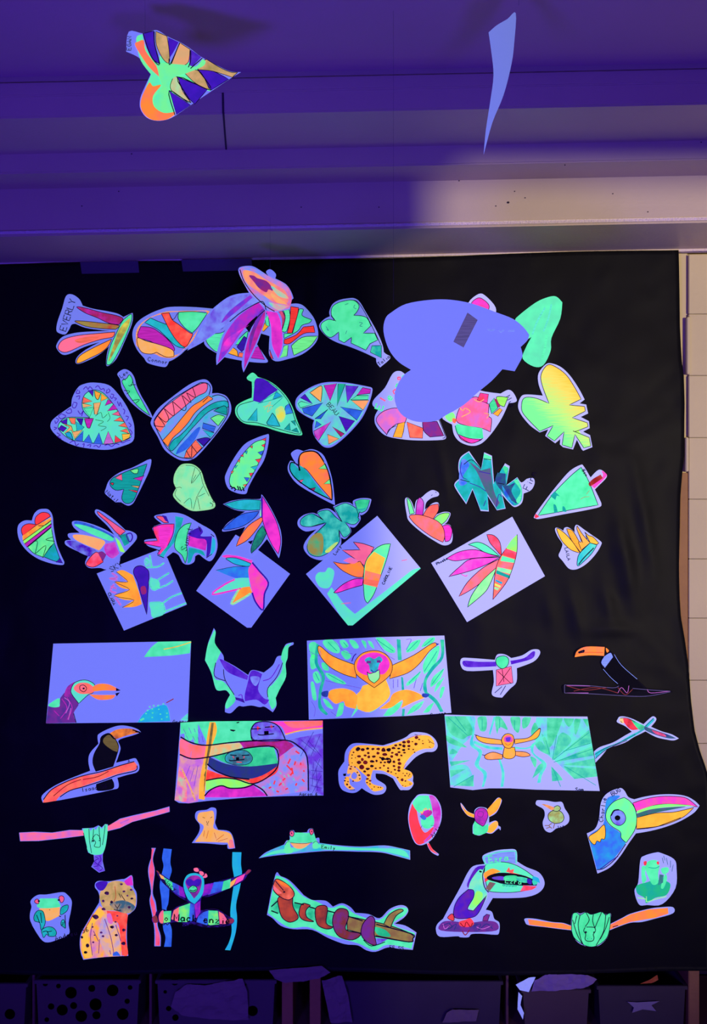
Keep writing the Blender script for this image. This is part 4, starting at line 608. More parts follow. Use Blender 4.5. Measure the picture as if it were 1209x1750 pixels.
art('animal_picture','colourful psychedelic sloth sheet with an orange trunk and two round dark faces',Z,
 '-70,60 130,75 400,65 700,55 1172,52 1178,635 900,640 600,650 250,680 130,690 60,680 28,655',
 [('sky_patch','mint|green','70,60! 700,55! 640,120 620,205! 480,215 300,240 150,230 70,180!','n'),('sky_patch','hot|rose','760,60! 1172,52! 1172,110! 1000,130 880,160! 850,100','n'),('sky_patch','coral|pink','860,60! 1172,54! 1165,90! 950,110','n'),('arm','pink|coral','70,185 160,235 260,245! 255,335 170,345 65,305!','n'),('arm','sand|mint','260,245! 400,235 520,225! 540,265 400,310 260,335!','n'),('arm','wine|magenta','520,220! 640,210 880,210 950,250! 830,340! 800,260 560,270!','n'),('flank','purple|periwinkle','890,210! 960,190 1172,150! 1178,635! 1060,605! 1050,350 980,260','n'),('ground','lilac|sand','65,310! 170,350 260,345! 220,500 200,680! 130,690! 28,655! 50,480','n'),('ground','pink|mint','60,400 120,500 170,650! 60,660','n'),
 ('body','periwinkle|rose','820,350! 960,260 1040,340 1050,600! 740,645! 640,550! 830,410!','n'),('tree_patch','green|emerald','310,330! 560,270 790,260! 825,385! 600,410 420,385','n'),('tree_patch','navy|bluedark','285,335! 420,390 600,410 820,385! 780,460 620,505 450,490 320,430 270,390','n'),('hem','scarlet|coral','260,430! 400,480 560,510 700,480 830,400! 800,470 640,545! 450,505 260,520!','n'),('hem','lime|neon','260,520! 400,500 540,515 625,550! 560,575 450,575 370,560 260,600!','n'),('rock','magenta|hot','250,650! 300,590 380,565 500,580 620,550! 740,640! 500,650','n'),  # green and navy regions under the arms are drawn colour
 ('trunk','amber|gold','290,65! 335,65! 345,140 300,270 275,400 260,520 250,670! 205,660! 215,500 250,330 270,180','n'),('trunk_line','khaki|olive','303,70! 322,70! 300,250 270,400 248,600 238,600! 245,450 275,280','n'),('face','purple|periwinkle','610,130 650,70 740,62 820,90 870,170 880,205! 780,215 640,205'),('face','slate|cyan','410,350 430,310 500,285 580,290 625,345 590,390 500,400 430,380')],
 lines=[('ink',1.5,'70,170 150,220 260,245 440,225 640,210 880,205 980,250 1050,340 1060,600/65,305 150,345 260,340 400,310 560,270 790,258 825,390 760,480 630,545 500,510 380,500 260,520/630,550 700,590 740,640/250,640 300,590 380,560 450,580 560,575 630,550/270,390 330,440 450,490 600,510'),('ink',1.2,'610,130 620,200 660,205/610,130 650,70 750,62 830,100 880,200/620,118 690,115/720,105 795,98/665,160 700,165 790,155/440,360 470,365 560,355/450,320 500,325/540,325 600,320/490,130 450,125 480,135/500,70 520,65'),
 ('blackmark',4.5,'715,150 750,148'),('blackmark',4,'495,352 520,352'),('red',1,'665,95 665,130/655,110 680,108/770,85 775,115/760,100 785,98/470,330 480,345/560,330 555,345/500,375 540,378'),('indigo',.5,'1000,200 1120,300/1100,140 1000,330/1060,210 1160,330/1150,170 1080,330/1110,360 1170,430/1080,440 1170,450/1100,380 1090,560/1150,350 1100,480/1070,500 1160,520/1120,420 1130,600/1080,560 1170,580/1160,480 1090,620'),
 ('red',1.8,'960,290 990,310/920,350 900,390/960,370 950,400/1000,380 1000,400/890,400 930,440/940,450 920,480/1010,510 1030,530/880,500 860,520/800,520 790,550/930,420 940,470/1020,440 1030,450/750,580 770,570/830,560 850,540/960,560 970,540/880,590 900,580/810,600 830,610'),('aqua',1,'830,450 850,470/870,480 880,500/900,470 910,490/780,580 790,600/860,540 870,560/940,500 950,520/700,570 720,580/760,540 765,560/840,510 845,530/960,590 970,600'),('purple',.5,'90,110 110,150/130,100 150,150/170,110 180,140/200,120 210,150/110,160 130,200/160,170 180,210/200,180 210,220/230,170 240,220/140,400 100,500/170,420 140,520/200,400 170,560'),('sand',1.6,'80,420 130,540 180,670'),('gold',1.2,'880,160 1000,130 1172,110')],text=[('Aaron 6',990,625,0,24)],rectclip=False,group=RG,warp=lambda u,z: -.02*max(0,(-u-.13)/.1)**2)
random.seed(5)
def blobs(pts, s=1.0):
    out = []
    for x, y, r in pts:
        n = 6; a0 = random.random()*3; e = random.uniform(.6, 1)
        out.append(' '.join('%.0f,%.0f' % (x+r*s*math.cos(a0+i*math.tau/n)*random.uniform(.8, 1.2), y+r*s*e*math.sin(a0+i*math.tau/n)*random.uniform(.8, 1.2)) for i in range(n)))
    return '/'.join(out)
SPOT=[(268,255,24),(320,262,22),(372,250,17),(430,255,20),(490,255,22),(545,265,24),(600,262,26),(655,245,22),(680,215,18),(727,208,17),(770,180,20),(818,175,20),(770,222,18),(822,222,17),(765,265,20),(820,255,14),(712,250,17),(220,290,10),(205,320,9),(200,355,8),(280,335,20),(345,325,16),(385,340,16),(380,298,14),(440,338,20),(485,300,18),(560,315,28),(635,335,18),(640,295,16),(690,315,20),(715,290,16),(740,325,14),(775,295,16),
 (315,368,18),(280,400,28),(350,400,24),(420,390,26),(470,385,14),(518,400,13),(560,400,13),(605,395,22),(540,360,22),(590,365,20),(660,395,16),(715,372,18),(720,412,20),(660,440,15),(715,455,18),(310,450,26),(375,470,22),(340,500,14),(418,440,20),(460,465,12),(510,460,13),(550,437,12),(595,463,13),(595,495,14),(630,505,10),(670,480,13),(715,490,18),(680,522,11),(700,565,11),(750,590,16),(785,602,12),(760,520,8),(800,520,8),(830,530,8),(820,548,7),(780,545,8),
 (380,540,20),(370,580,16),(400,600,14),(365,620,12),(400,635,10),(445,668,9),(490,672,8),(515,672,8),(420,690,8),(185,470,14),(195,445,11),(235,450,9),(262,510,9),(282,540,11),(288,578,9),(215,605,9),(125,600,10),(150,640,12),(180,670,14),(130,570,9),(160,610,8),(900,200,18),(905,130,18),(935,150,12),(972,165,7),(975,195,9),(870,260,10),(885,290,10),(860,175,10),(1045,182,7),(755,652,7),(835,635,7),(785,660,6),(205,405,6),(240,350,7),(170,430,8)]
art('jaguar_cutout','golden jaguar with black spots walking right, pale blue cutout border',a_,
 '540,215! 700,165 790,125 840,85 900,70 1020,85 1100,140 1135,210 1120,260 1080,285 1000,290 900,340 820,420 770,475! 840,500 868,550 865,600! 872,640 830,695 760,700 720,690 650,575! 560,530 460,520! 470,580 560,640 575,690 540,740 450,752 370,720 310,680! 250,725 180,730 100,700 65,640 55,560 60,480 120,390! 130,290 180,215 250,190 400,200',
 [('body','amber|gold','180,280 250,220 400,215 560,225 680,190 800,150! 880,120 960,105 1050,115 1100,190 1080,245 980,255 880,300 790,400 765,470! 850,510 855,560 800,590! 860,620 850,650 780,670 740,650 680,560! 600,520 530,490 430,485! 410,560 420,630 540,670 530,700! 440,715 380,660 350,610 370,560! 300,500 240,450 170,420 170,340','n'),('hind_leg','sand|amber','170,420! 240,460 290,520 300,590 240,610 170,560! 190,520 150,520','n'),('hind_leg','amber|sand','130,560! 170,560 180,640 235,685! 180,695 120,640','n'),('border_gap','paper','200,530 230,505 260,540 240,580 200,570','n'),('spot','black|maroon',blobs(SPOT),'n'),('tail_tip','blackmark','105,525! 140,520! 135,550! 110,548!','n')],
 lines=[('ink',.6,'1060,240 1040,230/1030,150 1060,180 1100,200/885,95 920,105/180,700 235,700'),('blackmark',1.6,'500,345 560,365 610,360 625,390 600,410'),('rust',.5,'800,150 880,115 960,100/790,420 760,470/170,420 165,340 190,270')],group=AN)
art('animal_picture','pale sheet with a small orange monkey hanging from vines, widest sheet at right',b_,
 '-22,48 250,55 700,62 1077,63 1168,612 700,602 500,592 350,592 230,605 65,585',
 [('foliage_wash','aqua|periwinkle','22,48! 240,55 220,200 150,280 60,420!/700,62! 1077,63! 1168,612! 1060,590 850,400 700,260/60,430! 180,420 230,500 240,600! 65,585!','n'),('foliage','seafoam|emerald','22,48! 200,60! 240,180 190,210 150,230 60,180/270,70 330,65 330,160 290,170 270,120/395,70 440,70 490,160 430,140 410,190/510,70 580,70 570,180 530,150/600,75 660,65 640,130 600,150/30,200 190,290 60,260/780,65! 900,65! 860,180 800,290 780,200/900,65 980,65 940,140/980,90 1030,70 990,200/1040,70 1078,70 1080,140/690,105 720,180 690,240 660,180','n'),
 ('foliage','seafoam|teal','860,210! 900,180 960,240 880,330 820,390!/830,380! 1090,160! 1110,260! 950,300/830,400! 1120,280! 1130,350!/890,420! 1135,370! 1140,430!/900,430! 1140,450! 1165,600! 1050,590/810,430! 890,520 910,600! 820,600!/690,260 740,250 790,340 720,310/655,360 700,380 690,440/755,400! 740,460 670,520! 710,430/60,395! 215,385! 70,430!/60,460! 180,450! 70,510!/80,590! 240,490! 230,600!/60,340 120,330 80,300/740,190 790,260 800,350 770,300','n'),
 ('vine','aqua|cyan','180,65! 215,60! 245,150 235,260 300,320 275,420 335,480 310,590! 295,590! 310,490 245,420 275,330 210,270 230,160/385,65! 400,65! 360,200! 350,190!/240,240! 350,280 450,290! 450,310! 340,300 235,260!/540,285! 640,290 740,220 760,180! 775,200! 700,260 640,300 540,300!/420,380! 435,380! 465,480 455,590! 435,590! 445,480/665,270! 700,240! 680,330 775,410 740,500 725,600! 700,600! 720,490 750,420 665,330','n'),
 ('arm','amber|peach','255,200 300,215 440,235! 450,270! 330,260 270,235/540,230! 640,220 700,170 730,150 715,210 660,240 540,265!'),('leg','peach|orange','320,350 380,325 450,345! 450,375! 340,380/545,320! 620,325 655,350 600,360 545,350!'),('body','amber|peach','465,290! 540,290! 545,350 510,375 455,360'),('head','amber|orange','450,215 480,190 525,200 535,250 510,295 470,290 445,250'),('face','rose|magenta','460,220 495,200 525,220 520,250 470,250','n'),('muzzle','purple|violet','475,220 510,215 505,245 480,245','n')],
 lines=[('teal',.6,'50,70 190,200/100,60 180,170/830,380 1090,180/900,320 1100,260/830,400 1120,300/820,440 880,580/910,430 1140,570/430,80 430,150/540,90 540,160/300,80 300,160/770,240 800,340/850,200 820,380/90,580 230,500'),('rust',.6,'470,260 490,275 515,260'),('ink',.7,'300,345 325,350/245,195 262,205/715,150 730,155')],text=[('Sam',990,600,0,24)],group=RG,rectclip=True)
art('parrot_cutout','red and green parrot with long tail on a slanting blue branch',c_,
 '345,85 400,85 480,110 580,160! 650,95 680,82 705,100 700,130 655,185! 760,230 860,260 930,300! 880,320 800,310 700,285 600,230! 540,260 480,290 400,340 300,375 230,400 170,470 105,540! 90,430! 150,385 280,340 400,270 465,235! 400,180 320,140 325,110',
 [('branch','cyan|slate','100,440! 200,390 330,340 450,270 540,225 600,170 680,95! 690,120! 620,190 560,235 430,310 300,360 180,430 105,510!','n'),('body','red|maroon','375,105 440,110 510,160 530,210! 460,215 400,160','n'),('wing','green|slate','460,115 530,150 590,180 560,215 520,200','n'),('tail','slate|navy','590,180! 700,220 830,265 905,300! 830,300 700,265 600,220','n'),('tail_stripe','wine|rose','660,215! 780,255 800,285 700,255','n'),('head','sand|pale','345,105 375,100 385,150 350,140','n')],
 lines=[('ink',.6,'100,460 200,400 330,350 500,260/105,500 200,420 300,370 420,320/600,180 680,100/355,130 370,145/350,100 420,100 500,140')],group=AN)
art('toucan_cutout','large rainbow beaked toucan head with big round eye at the lower right',l_,
 '340,97 390,120 430,185 490,208! 600,180 750,160 900,160 1010,180 1090,225 1135,270! 1080,340 950,420 800,480 650,520 505,545! 430,650 350,770 250,880 125,942! 20,545! 100,500 140,400 160,240 220,150',
 [('neck','blue|sky','230,190 350,175 260,260 205,380 240,460 350,540 405,640! 300,780 180,890 120,905! 40,600! 60,550 180,460 200,300','n'),('head','neon|mint','390,190! 450,230 500,310 515,420 490,520 410,638! 360,590 350,530 260,470 210,400 220,310 290,230'),('upper_beak','hot|rose','475,245! 600,205 750,180 930,182 1020,205 1120,285! 1000,265 820,255 680,270 510,330!'),('beak_stripe','lime|neon','515,325! 660,275 820,255 1000,265 1090,275! 900,280 700,300 520,355!','n'),('beak_stripe','darkgreen|grey','515,350! 640,310 800,290 1000,280 860,310 680,345 515,385!','n'),('lower_beak','amber|gold','515,390! 700,345 880,335 1080,290! 980,380 820,450 660,490 510,505!'),('eye_ring','periwinkle|purple','325,312 380,335 405,390 390,440 340,468 280,440 255,380 280,335'),('feather_patch','amber|gold','40,580 120,525 190,460 205,540 195,600 165,600 150,630 120,620 100,655 70,640')],
 lines=[('blackmark',9,'318,392 330,392'),('ink',1.6,'260,370 290,320 340,312'),('ink',.9,'120,905 190,890 300,800 405,650'),('indigo',1,'150,900 230,840 330,770'),('ink',.8,'515,500 700,480 780,455 950,390')],text=[('Charlie 6',160,430,82,42),('BUG',265,160,30,40)],group=AN)
art('sloth_cutout','mint sloth hanging on a long pink branch with violet tail, left edge',d_,
 '-55,228 170,222 300,228 430,208 520,210 520,197 575,195 605,192 640,175 665,190 690,165 710,168 712,180 800,125 900,100 1060,65 1165,35 1167,75 1060,105 890,150 800,195 708,218 690,340 672,390 672,440 688,510 645,523 588,480 610,440 605,392 565,375 545,300 535,250 400,268 200,290 62,292',
 [('branch','pink|lilac','-58,230 170,226 300,232 430,212 525,212 540,248 400,265 200,287 65,290','n'),('branch','pink|lilac','-710,180 800,130 900,105 1060,70 1163,40 1163,73 1060,102 890,148 800,192 708,215','n'),('sloth_body','mint|aqua','525,200! 570,197 580,215 605,195 620,210 645,180 665,200 690,168 708,180 705,250 690,340 665,385 610,392 565,370 545,290','n'),('tail','purple|periwinkle','605,395! 668,390! 670,440! 685,510! 645,520! 592,478! 612,440!','n')],
 lines=[('ink',.7,'570,200 575,290 590,380/605,200 600,260 590,300/645,185 650,280/690,175 680,260 670,320/620,240 600,270 620,300 610,330 650,335 655,300 650,260 625,240/530,230 555,340'),('ink',1.8,'598,285 605,295/645,285 650,290'),('indigo',.8,'615,405 640,420 610,440 640,470 605,480/650,400 660,430 640,460 670,490 650,510'),('lilac',1.5,'800,160 870,130')],group=AN)
art('leopard_cub_cutout','small peach cub with head turned, cut off at the chest, under the sloth picture',e_,
 '50,50 100,42 125,30 150,38 150,80 145,110 160,145! 215,152 238,185 248,240! 212,243 208,220! 180,222 100,215 25,213! 60,160 65,120 42,85',
 [('body','sand|amber','60,60 100,52 135,50 140,100 140,140 215,160 235,190 243,238! 218,240! 210,212! 100,208 40,208! 75,160 85,125 55,100','n'),('paw','rose|peach','218,200 235,200 245,238! 217,240!','n')],
 lines=[('ink',.5,'80,80 92,85/120,85 130,78/100,100 105,115 112,100/100,118 110,122'),('rust',.5,'90,150 85,180/110,150 100,190/150,200 190,170/160,205 210,190/140,160 150,190')],group=AN)
art('frog_cutout','green tree frog with pink eyes leaning on a long curved leaf, centre bottom',e_,
 '530,155 550,148 562,160 620,158! 628,142 650,140 657,165 664,190! 682,187 684,213! 780,225 900,232 1020,226 1100,240 1152,252! 1153,300! 1080,280 1000,262 880,258 720,255 560,268 440,280 370,292! 410,260 500,222! 515,200 530,200',
 [('leaf','cyan|periwinkle','375,290! 420,258 500,225 560,240 680,215 780,230 900,235 1030,230 1150,253! 1150,297! 1000,258 880,254 720,252 560,264 440,277','n'),('leaf_stripe','mint|aqua','375,290! 450,255 560,235 620,230 560,258 450,270/680,220 800,232 900,240 1100,245 1150,290! 1000,255 800,250 700,245','n'),('frog_body','mint|green','532,175 560,160 620,162 650,160 664,190 660,210 530,212 535,190','n'),('mouth','sand|peach','532,212! 600,215 640,212! 600,240 560,240','n'),('hand','mint|neon','505,225 525,200 535,235 548,250 540,265 505,265/650,215 670,205 682,235 670,243 650,240','n'),('eye','rose|red','530,158 545,150 553,165 545,180 532,175/632,148 648,142 653,160 640,172')],
 lines=[('ink',1,'538,160 542,168/642,150 646,158'),('ink',.5,'532,212 600,217 645,210/505,225 515,210 530,205/650,215 665,205 682,215')],text=[('Emily',695,232,-6,18)],group=AN)
art('frog_leaf_cutout','oval leaf cutout, red left and magenta right, with a small frog in the middle',f_,
 '115,50 200,55 240,90 265,150 265,230 235,310 205,360 175,385! 200,430 248,470! 238,480 190,450 162,395! 120,408 80,390 50,320 32,220 45,130 80,75',
 [('leaf_patch','red|scarlet','60,120! 85,130 110,250 150,320 210,280 200,350 120,402 80,380 50,300 38,210','n'),('leaf_patch','magenta|lilac','180,60! 205,60 238,95 260,160 258,230 235,300 150,390! 140,380! 210,290 200,150','n'),('leaf_patch','mint|green','110,60! 175,60! 200,150 190,190 110,180 65,120 85,80','n'),('stem','red|coral','165,395! 180,395! 205,435 242,472! 190,445','n'),('frog_body','mint|green','130,220 200,200 215,250 190,285 150,290 125,260','n'),('frog_head','magenta|wine','120,190 150,165 190,160 200,185 160,215','n'),('frog_belly','blue|slate','115,205 140,195 160,220 140,230','n')],
 lines=[('sand',1.2,'120,170 130,185 140,165 155,150 165,160/180,150 185,165'),('ink',.4,'130,270 120,290/190,270 215,270')],text=[('Arlo',195,345,50,28)],group=AN)
art('gibbon_cutout','small orange limbed monkey with magenta face and green belly, arms raised',f_,
 '400,112 415,125 450,170 495,190! 500,160 530,140 575,145 590,160! 620,120 660,75 685,85 685,110 650,180 600,210! 600,250! 640,235 660,245 665,270 680,280 678,303 665,290 620,325 575,320! 530,340 485,325! 485,270 500,240 495,215! 450,200 410,150',
 [('arm','amber|orange','400,115 440,165 500,195! 495,215! 440,190/585,160! 630,110 665,78 685,90 660,160 600,208!','n'),('leg','amber|sand','580,315! 600,270 650,238 662,270 620,320','n'),('belly','green|mint','500,240 560,270 595,255! 590,310 540,335 490,325','n'),('face','magenta|plum','500,180 530,148 575,155 592,200 570,260 555,275! 505,240')],
 lines=[('plum',.6,'530,170 560,180 550,210 520,200 530,170/540,250 560,260')],group=AN)
art('kiwi_bird_cutout','little olive round bird with long bill on pale cutout border, lower right',f_,
 '945,92 1000,95 1060,105 1110,105 1130,150 1160,200 1155,250 1110,280 1070,290 1030,318 990,300 975,250 990,200 980,155 930,125 930,100',
 [('body','olive|pale','1015,190 1050,165 1100,170 1125,210 1110,245 1060,255 1020,230'),('head','olive|pale','1045,150 1080,130 1102,150 1080,170 1050,165'),('bill','peach|mud','965,118! 1010,125 1060,145! 1040,165! 1000,140','n')],
 lines=[('mud',.9,'1040,255 1020,270 1040,290/1020,270 990,270/1060,255 1050,290/1000,290 1030,280')],text=[('Joe',1075,285,15,22)],group=AN)
art('frog_cutout','red eyed tree frog climbing, round periwinkle border, bottom left corner',g_,
 '140,285 230,280 380,257 430,280 475,340 470,430 445,560 455,650 420,690 320,730 250,750 190,735 120,640 70,540 65,470 80,400 72,340',
 [('head','mint|green','165,320! 330,318! 370,400! 260,418 140,405 150,350','n'),('belly','sand|amber','155,420 260,415 360,405! 355,490! 250,540 210,520 200,460','n'),('eye','rose|red','110,345 130,325 150,335 150,370 120,365/350,310 375,292 400,310 395,345 370,360'),('arm','teal|cyan','105,490 140,440 195,450 215,560 175,630 160,560 110,540/365,430 390,395 440,385 430,440 370,480'),('foot','teal|cyan','180,630 230,600 290,605 325,650 310,690 250,690 230,670 200,705 185,670/375,540 400,530 415,610 395,600 370,580')],
 lines=[('ink',3,'150,335 155,355/345,325 352,345'),('ink',.9,'190,650 230,640 250,680/230,650 280,640/410,480 415,610/380,560 400,560/255,430 262,432/350,490 370,500/375,580 395,575/170,460 180,560/130,480 160,560')],text=[('Andreu 56',310,715,16,45,'ink',1)],group=AN)
random.seed(9)
art('leopard_cutout','seated leopard with orange spotted back and red chest, bottom left',g_,
 '710,165 750,145 850,150 960,130 1000,125 1065,90 1080,150 1085,210 1115,270 1110,400 1060,460 1030,480! 1020,560 1020,750 1033,883! 800,895 590,922! 565,850 555,750 570,660 620,570 690,450 745,360! 750,300 735,250 705,210',
 [('body','amber|lilac','750,390! 820,440 900,500 960,700 965,885! 800,895 595,915! 562,800 575,670 660,520','n'),('body','gold|sand','740,410! 800,470 700,560 640,700 690,880! 610,900 575,780 590,660','n'),('body','sand|periwinkle','800,470 900,560 950,700 940,885! 820,890! 740,700 760,560','n'),('chest','scarlet|coral','820,440! 1000,450! 1028,480! 1010,700 1030,870 970,880! 955,700 930,560 850,540','n'),('head','tan|olive','760,250 850,160 960,150 1050,200 1105,290 1100,400 1030,465 900,440 800,430 755,340','n'),('muzzle','slate|tan','850,380 900,350 1000,340 1100,400 1040,465 930,445','n'),('ear','indigo|violet','710,180 760,150 830,160 790,235 740,235','n'),('ear','magenta|hot','990,150! 1065,95! 1080,190! 1020,190','n'),('chest_patch','lilac|pink','820,480 860,470 880,560 840,560','n'),
 ('spot','black|plum',blobs([(712,500,26),(822,268,22),(990,250,14),(966,178,14),(1062,235,13),(1068,320,13),(1042,405,13),(787,345,12),(790,425,16),(925,490,9),(908,550,10),(872,600,18),(915,680,13),(988,630,15),(985,762,20),(575,700,12),(632,782,16),(610,850,16),(688,750,9),(765,655,12),(785,690,12),(870,355,14),(1025,292,8),(680,600,9),(700,680,7)],1.15),'n'),('hem_patch','blue|royal','880,860! 920,840 960,885! 880,885!','n')],
 lines=[('ink',.8,'900,380 925,410 950,375/925,410 925,440 960,435/920,440 890,425/960,280 1000,340/940,270 960,310'),('rust',.7,'900,200 910,300 890,350'),('plum',.8,'680,560 660,700 680,880/800,520 860,700 890,860/750,720 740,860/910,580 960,740/690,640 740,740/850,830 860,870'),('rust',.9,'690,470 640,560 590,650')],group=AN)
art('striped_monkey_cutout','rainbow striped monkey with pink bow stretched between three paper vines',h_,
 '170,290 200,310 300,380 440,460! 450,400 480,350 550,315! 550,265 600,258 640,290 690,330 690,360 655,375! 665,430! 850,385 990,350 1080,310 1120,275 1150,290 1110,330 1060,400 950,460 830,510 700,560 640,560 625,600! 620,700! 720,685 820,695 880,740 965,790 960,830 900,860 760,875 640,870 540,840 440,865 430,820 320,825 220,840 180,820 130,825 120,780 150,755 180,700 300,700 400,650 490,610! 400,560 300,480 220,400 180,340',
 [('arm_stripe','sand|amber','-190,320 240,350 270,390 215,370/-930,410 1000,360 970,430 925,470','n'),('arm_stripe','green|mint','-240,355 330,410 340,500 270,430/-860,400 935,375 925,470 840,500','n'),('arm_stripe','blue|indigo','-330,410 395,440 410,550 340,505/-760,410 860,400 840,500 700,540','n'),('arm_stripe','violet|magenta','-395,440 440,465 470,575 405,545/-665,435 760,415 720,530 640,555','n'),('arm_stripe','hot|rose','-1000,360 1085,320 1060,385 975,435','n'),('hand','brown|wine','1085,320 1115,280 1145,290 1100,330/165,290 190,300 200,330/125,770 165,755 180,820 135,825/910,790 965,790 955,830 905,830','n'),
 ('leg_stripe','rose|orange','190,760 215,710 240,710 235,830 200,820/-345,700 400,665 390,820 320,790/-810,710 860,740 905,810 880,840 820,840','n'),('leg_stripe','green|lime','-240,710 320,705 310,820 240,830/-400,665 515,625 500,820 390,820/-700,700 800,705 815,845 700,855','n'),('leg_stripe','blue|indigo','-515,625 560,640 560,800 500,820/-600,760 650,720 705,700 695,855 580,820','n'),('leg_stripe','magenta|violet','-560,640 620,600 620,720 575,790','n'),
 ('bow','pink|rose','550,265 590,258 610,290 590,305 555,295/605,295 650,300 660,340 620,340/655,335 680,315 697,350 670,368 640,360'),('hood','cyan|sky','480,340 560,315 640,345 660,420 640,540 560,635! 490,580 445,440','n'),('face','plum|magenta','465,400 520,345 600,345 635,400 610,510 555,580! 490,480','n'),('eye_mask','indigo|violet','470,395 520,375 550,395 590,375 630,390 600,450 500,450','n'),('muzzle','green|mint','500,475 540,445 580,460 585,495 545,515 505,500')],
 lines=[('ink',1,'510,490 545,500 580,485/535,460 540,465/550,455 555,462'),('ink',.9,'220,835 240,850 260,835 280,850 300,830 330,840/430,830 450,860 470,840 490,860 520,835 560,850 600,835/640,860 680,870 700,850 740,870 780,850 830,870 870,850/180,710 220,690 260,700/700,690 740,680 800,690 860,720')],text=[('o',245,780,5,65,'ink',1.2),('Mack',350,772,-3,72,'blackmark',1.7),('enzie',650,792,-3,70,'blackmark',1.6),('Macy',255,395,-38,45)],group=AN,lift=1.3,base='ink|indigo')
art('paper_vine','thin red pink wavy vine strip, leftmost behind the striped monkey',h_,'115,55! 160,55! 130,170 150,290 135,430 130,530 160,620 175,760 180,860 210,960 210,1070! 145,1070! 145,900 120,740 95,600 110,500 80,300 100,190 125,130',
 [('stripe','rose|red','120,60! 145,60! 125,170 145,290 130,430 120,550 150,640 165,760 170,860 200,960 200,1065! 155,1065! 155,900 130,740 102,600 118,500 88,300 108,190','n')],cat='paper strip')
art('paper_vine','royal blue wavy vine strip, second of the three behind the striped monkey',h_,'240,60! 325,68! 310,200 325,290 300,380 300,480 290,620 270,690 290,800 325,900 320,1075! 245,1075! 260,980 235,880 225,700 215,560 200,440 220,330 240,240 225,160',
 [],base='blue|royal',cat='paper strip')
art('paper_vine','bright sky blue wavy vine strip, rightmost beside the striped monkey',h_,'952,98! 1045,100! 1040,220 1050,320 1030,460 990,640 1000,780 985,930 930,1112! 875,1108! 920,1020 945,900 930,720 950,540 970,380 950,240',
 [],base='sky|cyan',cat='paper strip')
art('snake_cutout','brown red snake coiled around a mossy log, green cutout border, bottom middle',i_,
 '90,65 130,75 200,110 300,215! 360,250 420,252 470,260 515,300! 580,275 640,300 680,345! 780,355 860,385 930,320 1000,290 1050,295 1072,330 1040,380 970,425! 1050,440 1132,490! 1105,618! 1000,610 920,600 830,632 760,620 700,585 600,575 480,530 360,470 220,465 130,440 70,385 28,360!',
 [('border','mint|green','105,72 190,115 290,220 400,265 500,310 590,290 680,355 850,400 960,320 1060,310 1050,360 960,430 1120,495! 1095,610! 920,580 820,622 700,570 480,510 330,450 200,455 90,390 35,345! 85,110','n'),('log','emerald|mint','60,290 110,250 300,290 500,340 520,440! 300,380 90,345 60,320','n'),('log','mud|olive','620,370! 900,430 1090,500 1105,540 1080,560 830,520 620,470!'),('log_patch','emerald|green','820,450 900,470 940,520 850,510','n'),('log_branch','olive|mud','890,430! 930,360 1000,320 1035,330 980,370 940,455!'),
 ('snake_coil','rust|brown','115,230 220,220! 220,300 260,380 200,415 140,380 115,300'),('snake_coil','rust|brown','300,275 350,290! 315,330 325,380 375,410 300,400 265,360 275,300'),('snake_coil','brown|rust','385,320 430,290 475,310 465,420 515,450 470,465 400,430'),('snake_coil','brown|plum','520,360 560,315 620,325 630,380 610,470 720,500 660,545 560,520 515,440'),('snake_coil','plum|brown','735,430 790,370 825,400 820,500 835,580 780,570 725,510'),('coil_patch','purple|periwinkle','830,530! 920,540! 840,585!','n'),('snake_head','rust|coral','90,100 140,110 210,165 230,215 190,250 130,230 75,175'),('jaw','coral|pink','75,140! 140,200! 110,205 75,170!','n'),('jaw','orange|scarlet','100,100 160,125 200,160 140,145','n')],
 lines=[('ink',1.4,'230,270 300,285/340,300 385,315/475,330 530,345/625,370 735,405/835,430 1095,500 1105,535 1075,560 830,515/60,300 110,255/60,330 110,350'),('ink',3,'150,188 160,195'),('ink',1,'90,110 150,180/740,545 800,590 900,560')],text=[('55.55',930,600,-5,26)],group=AN,ol=1.1)
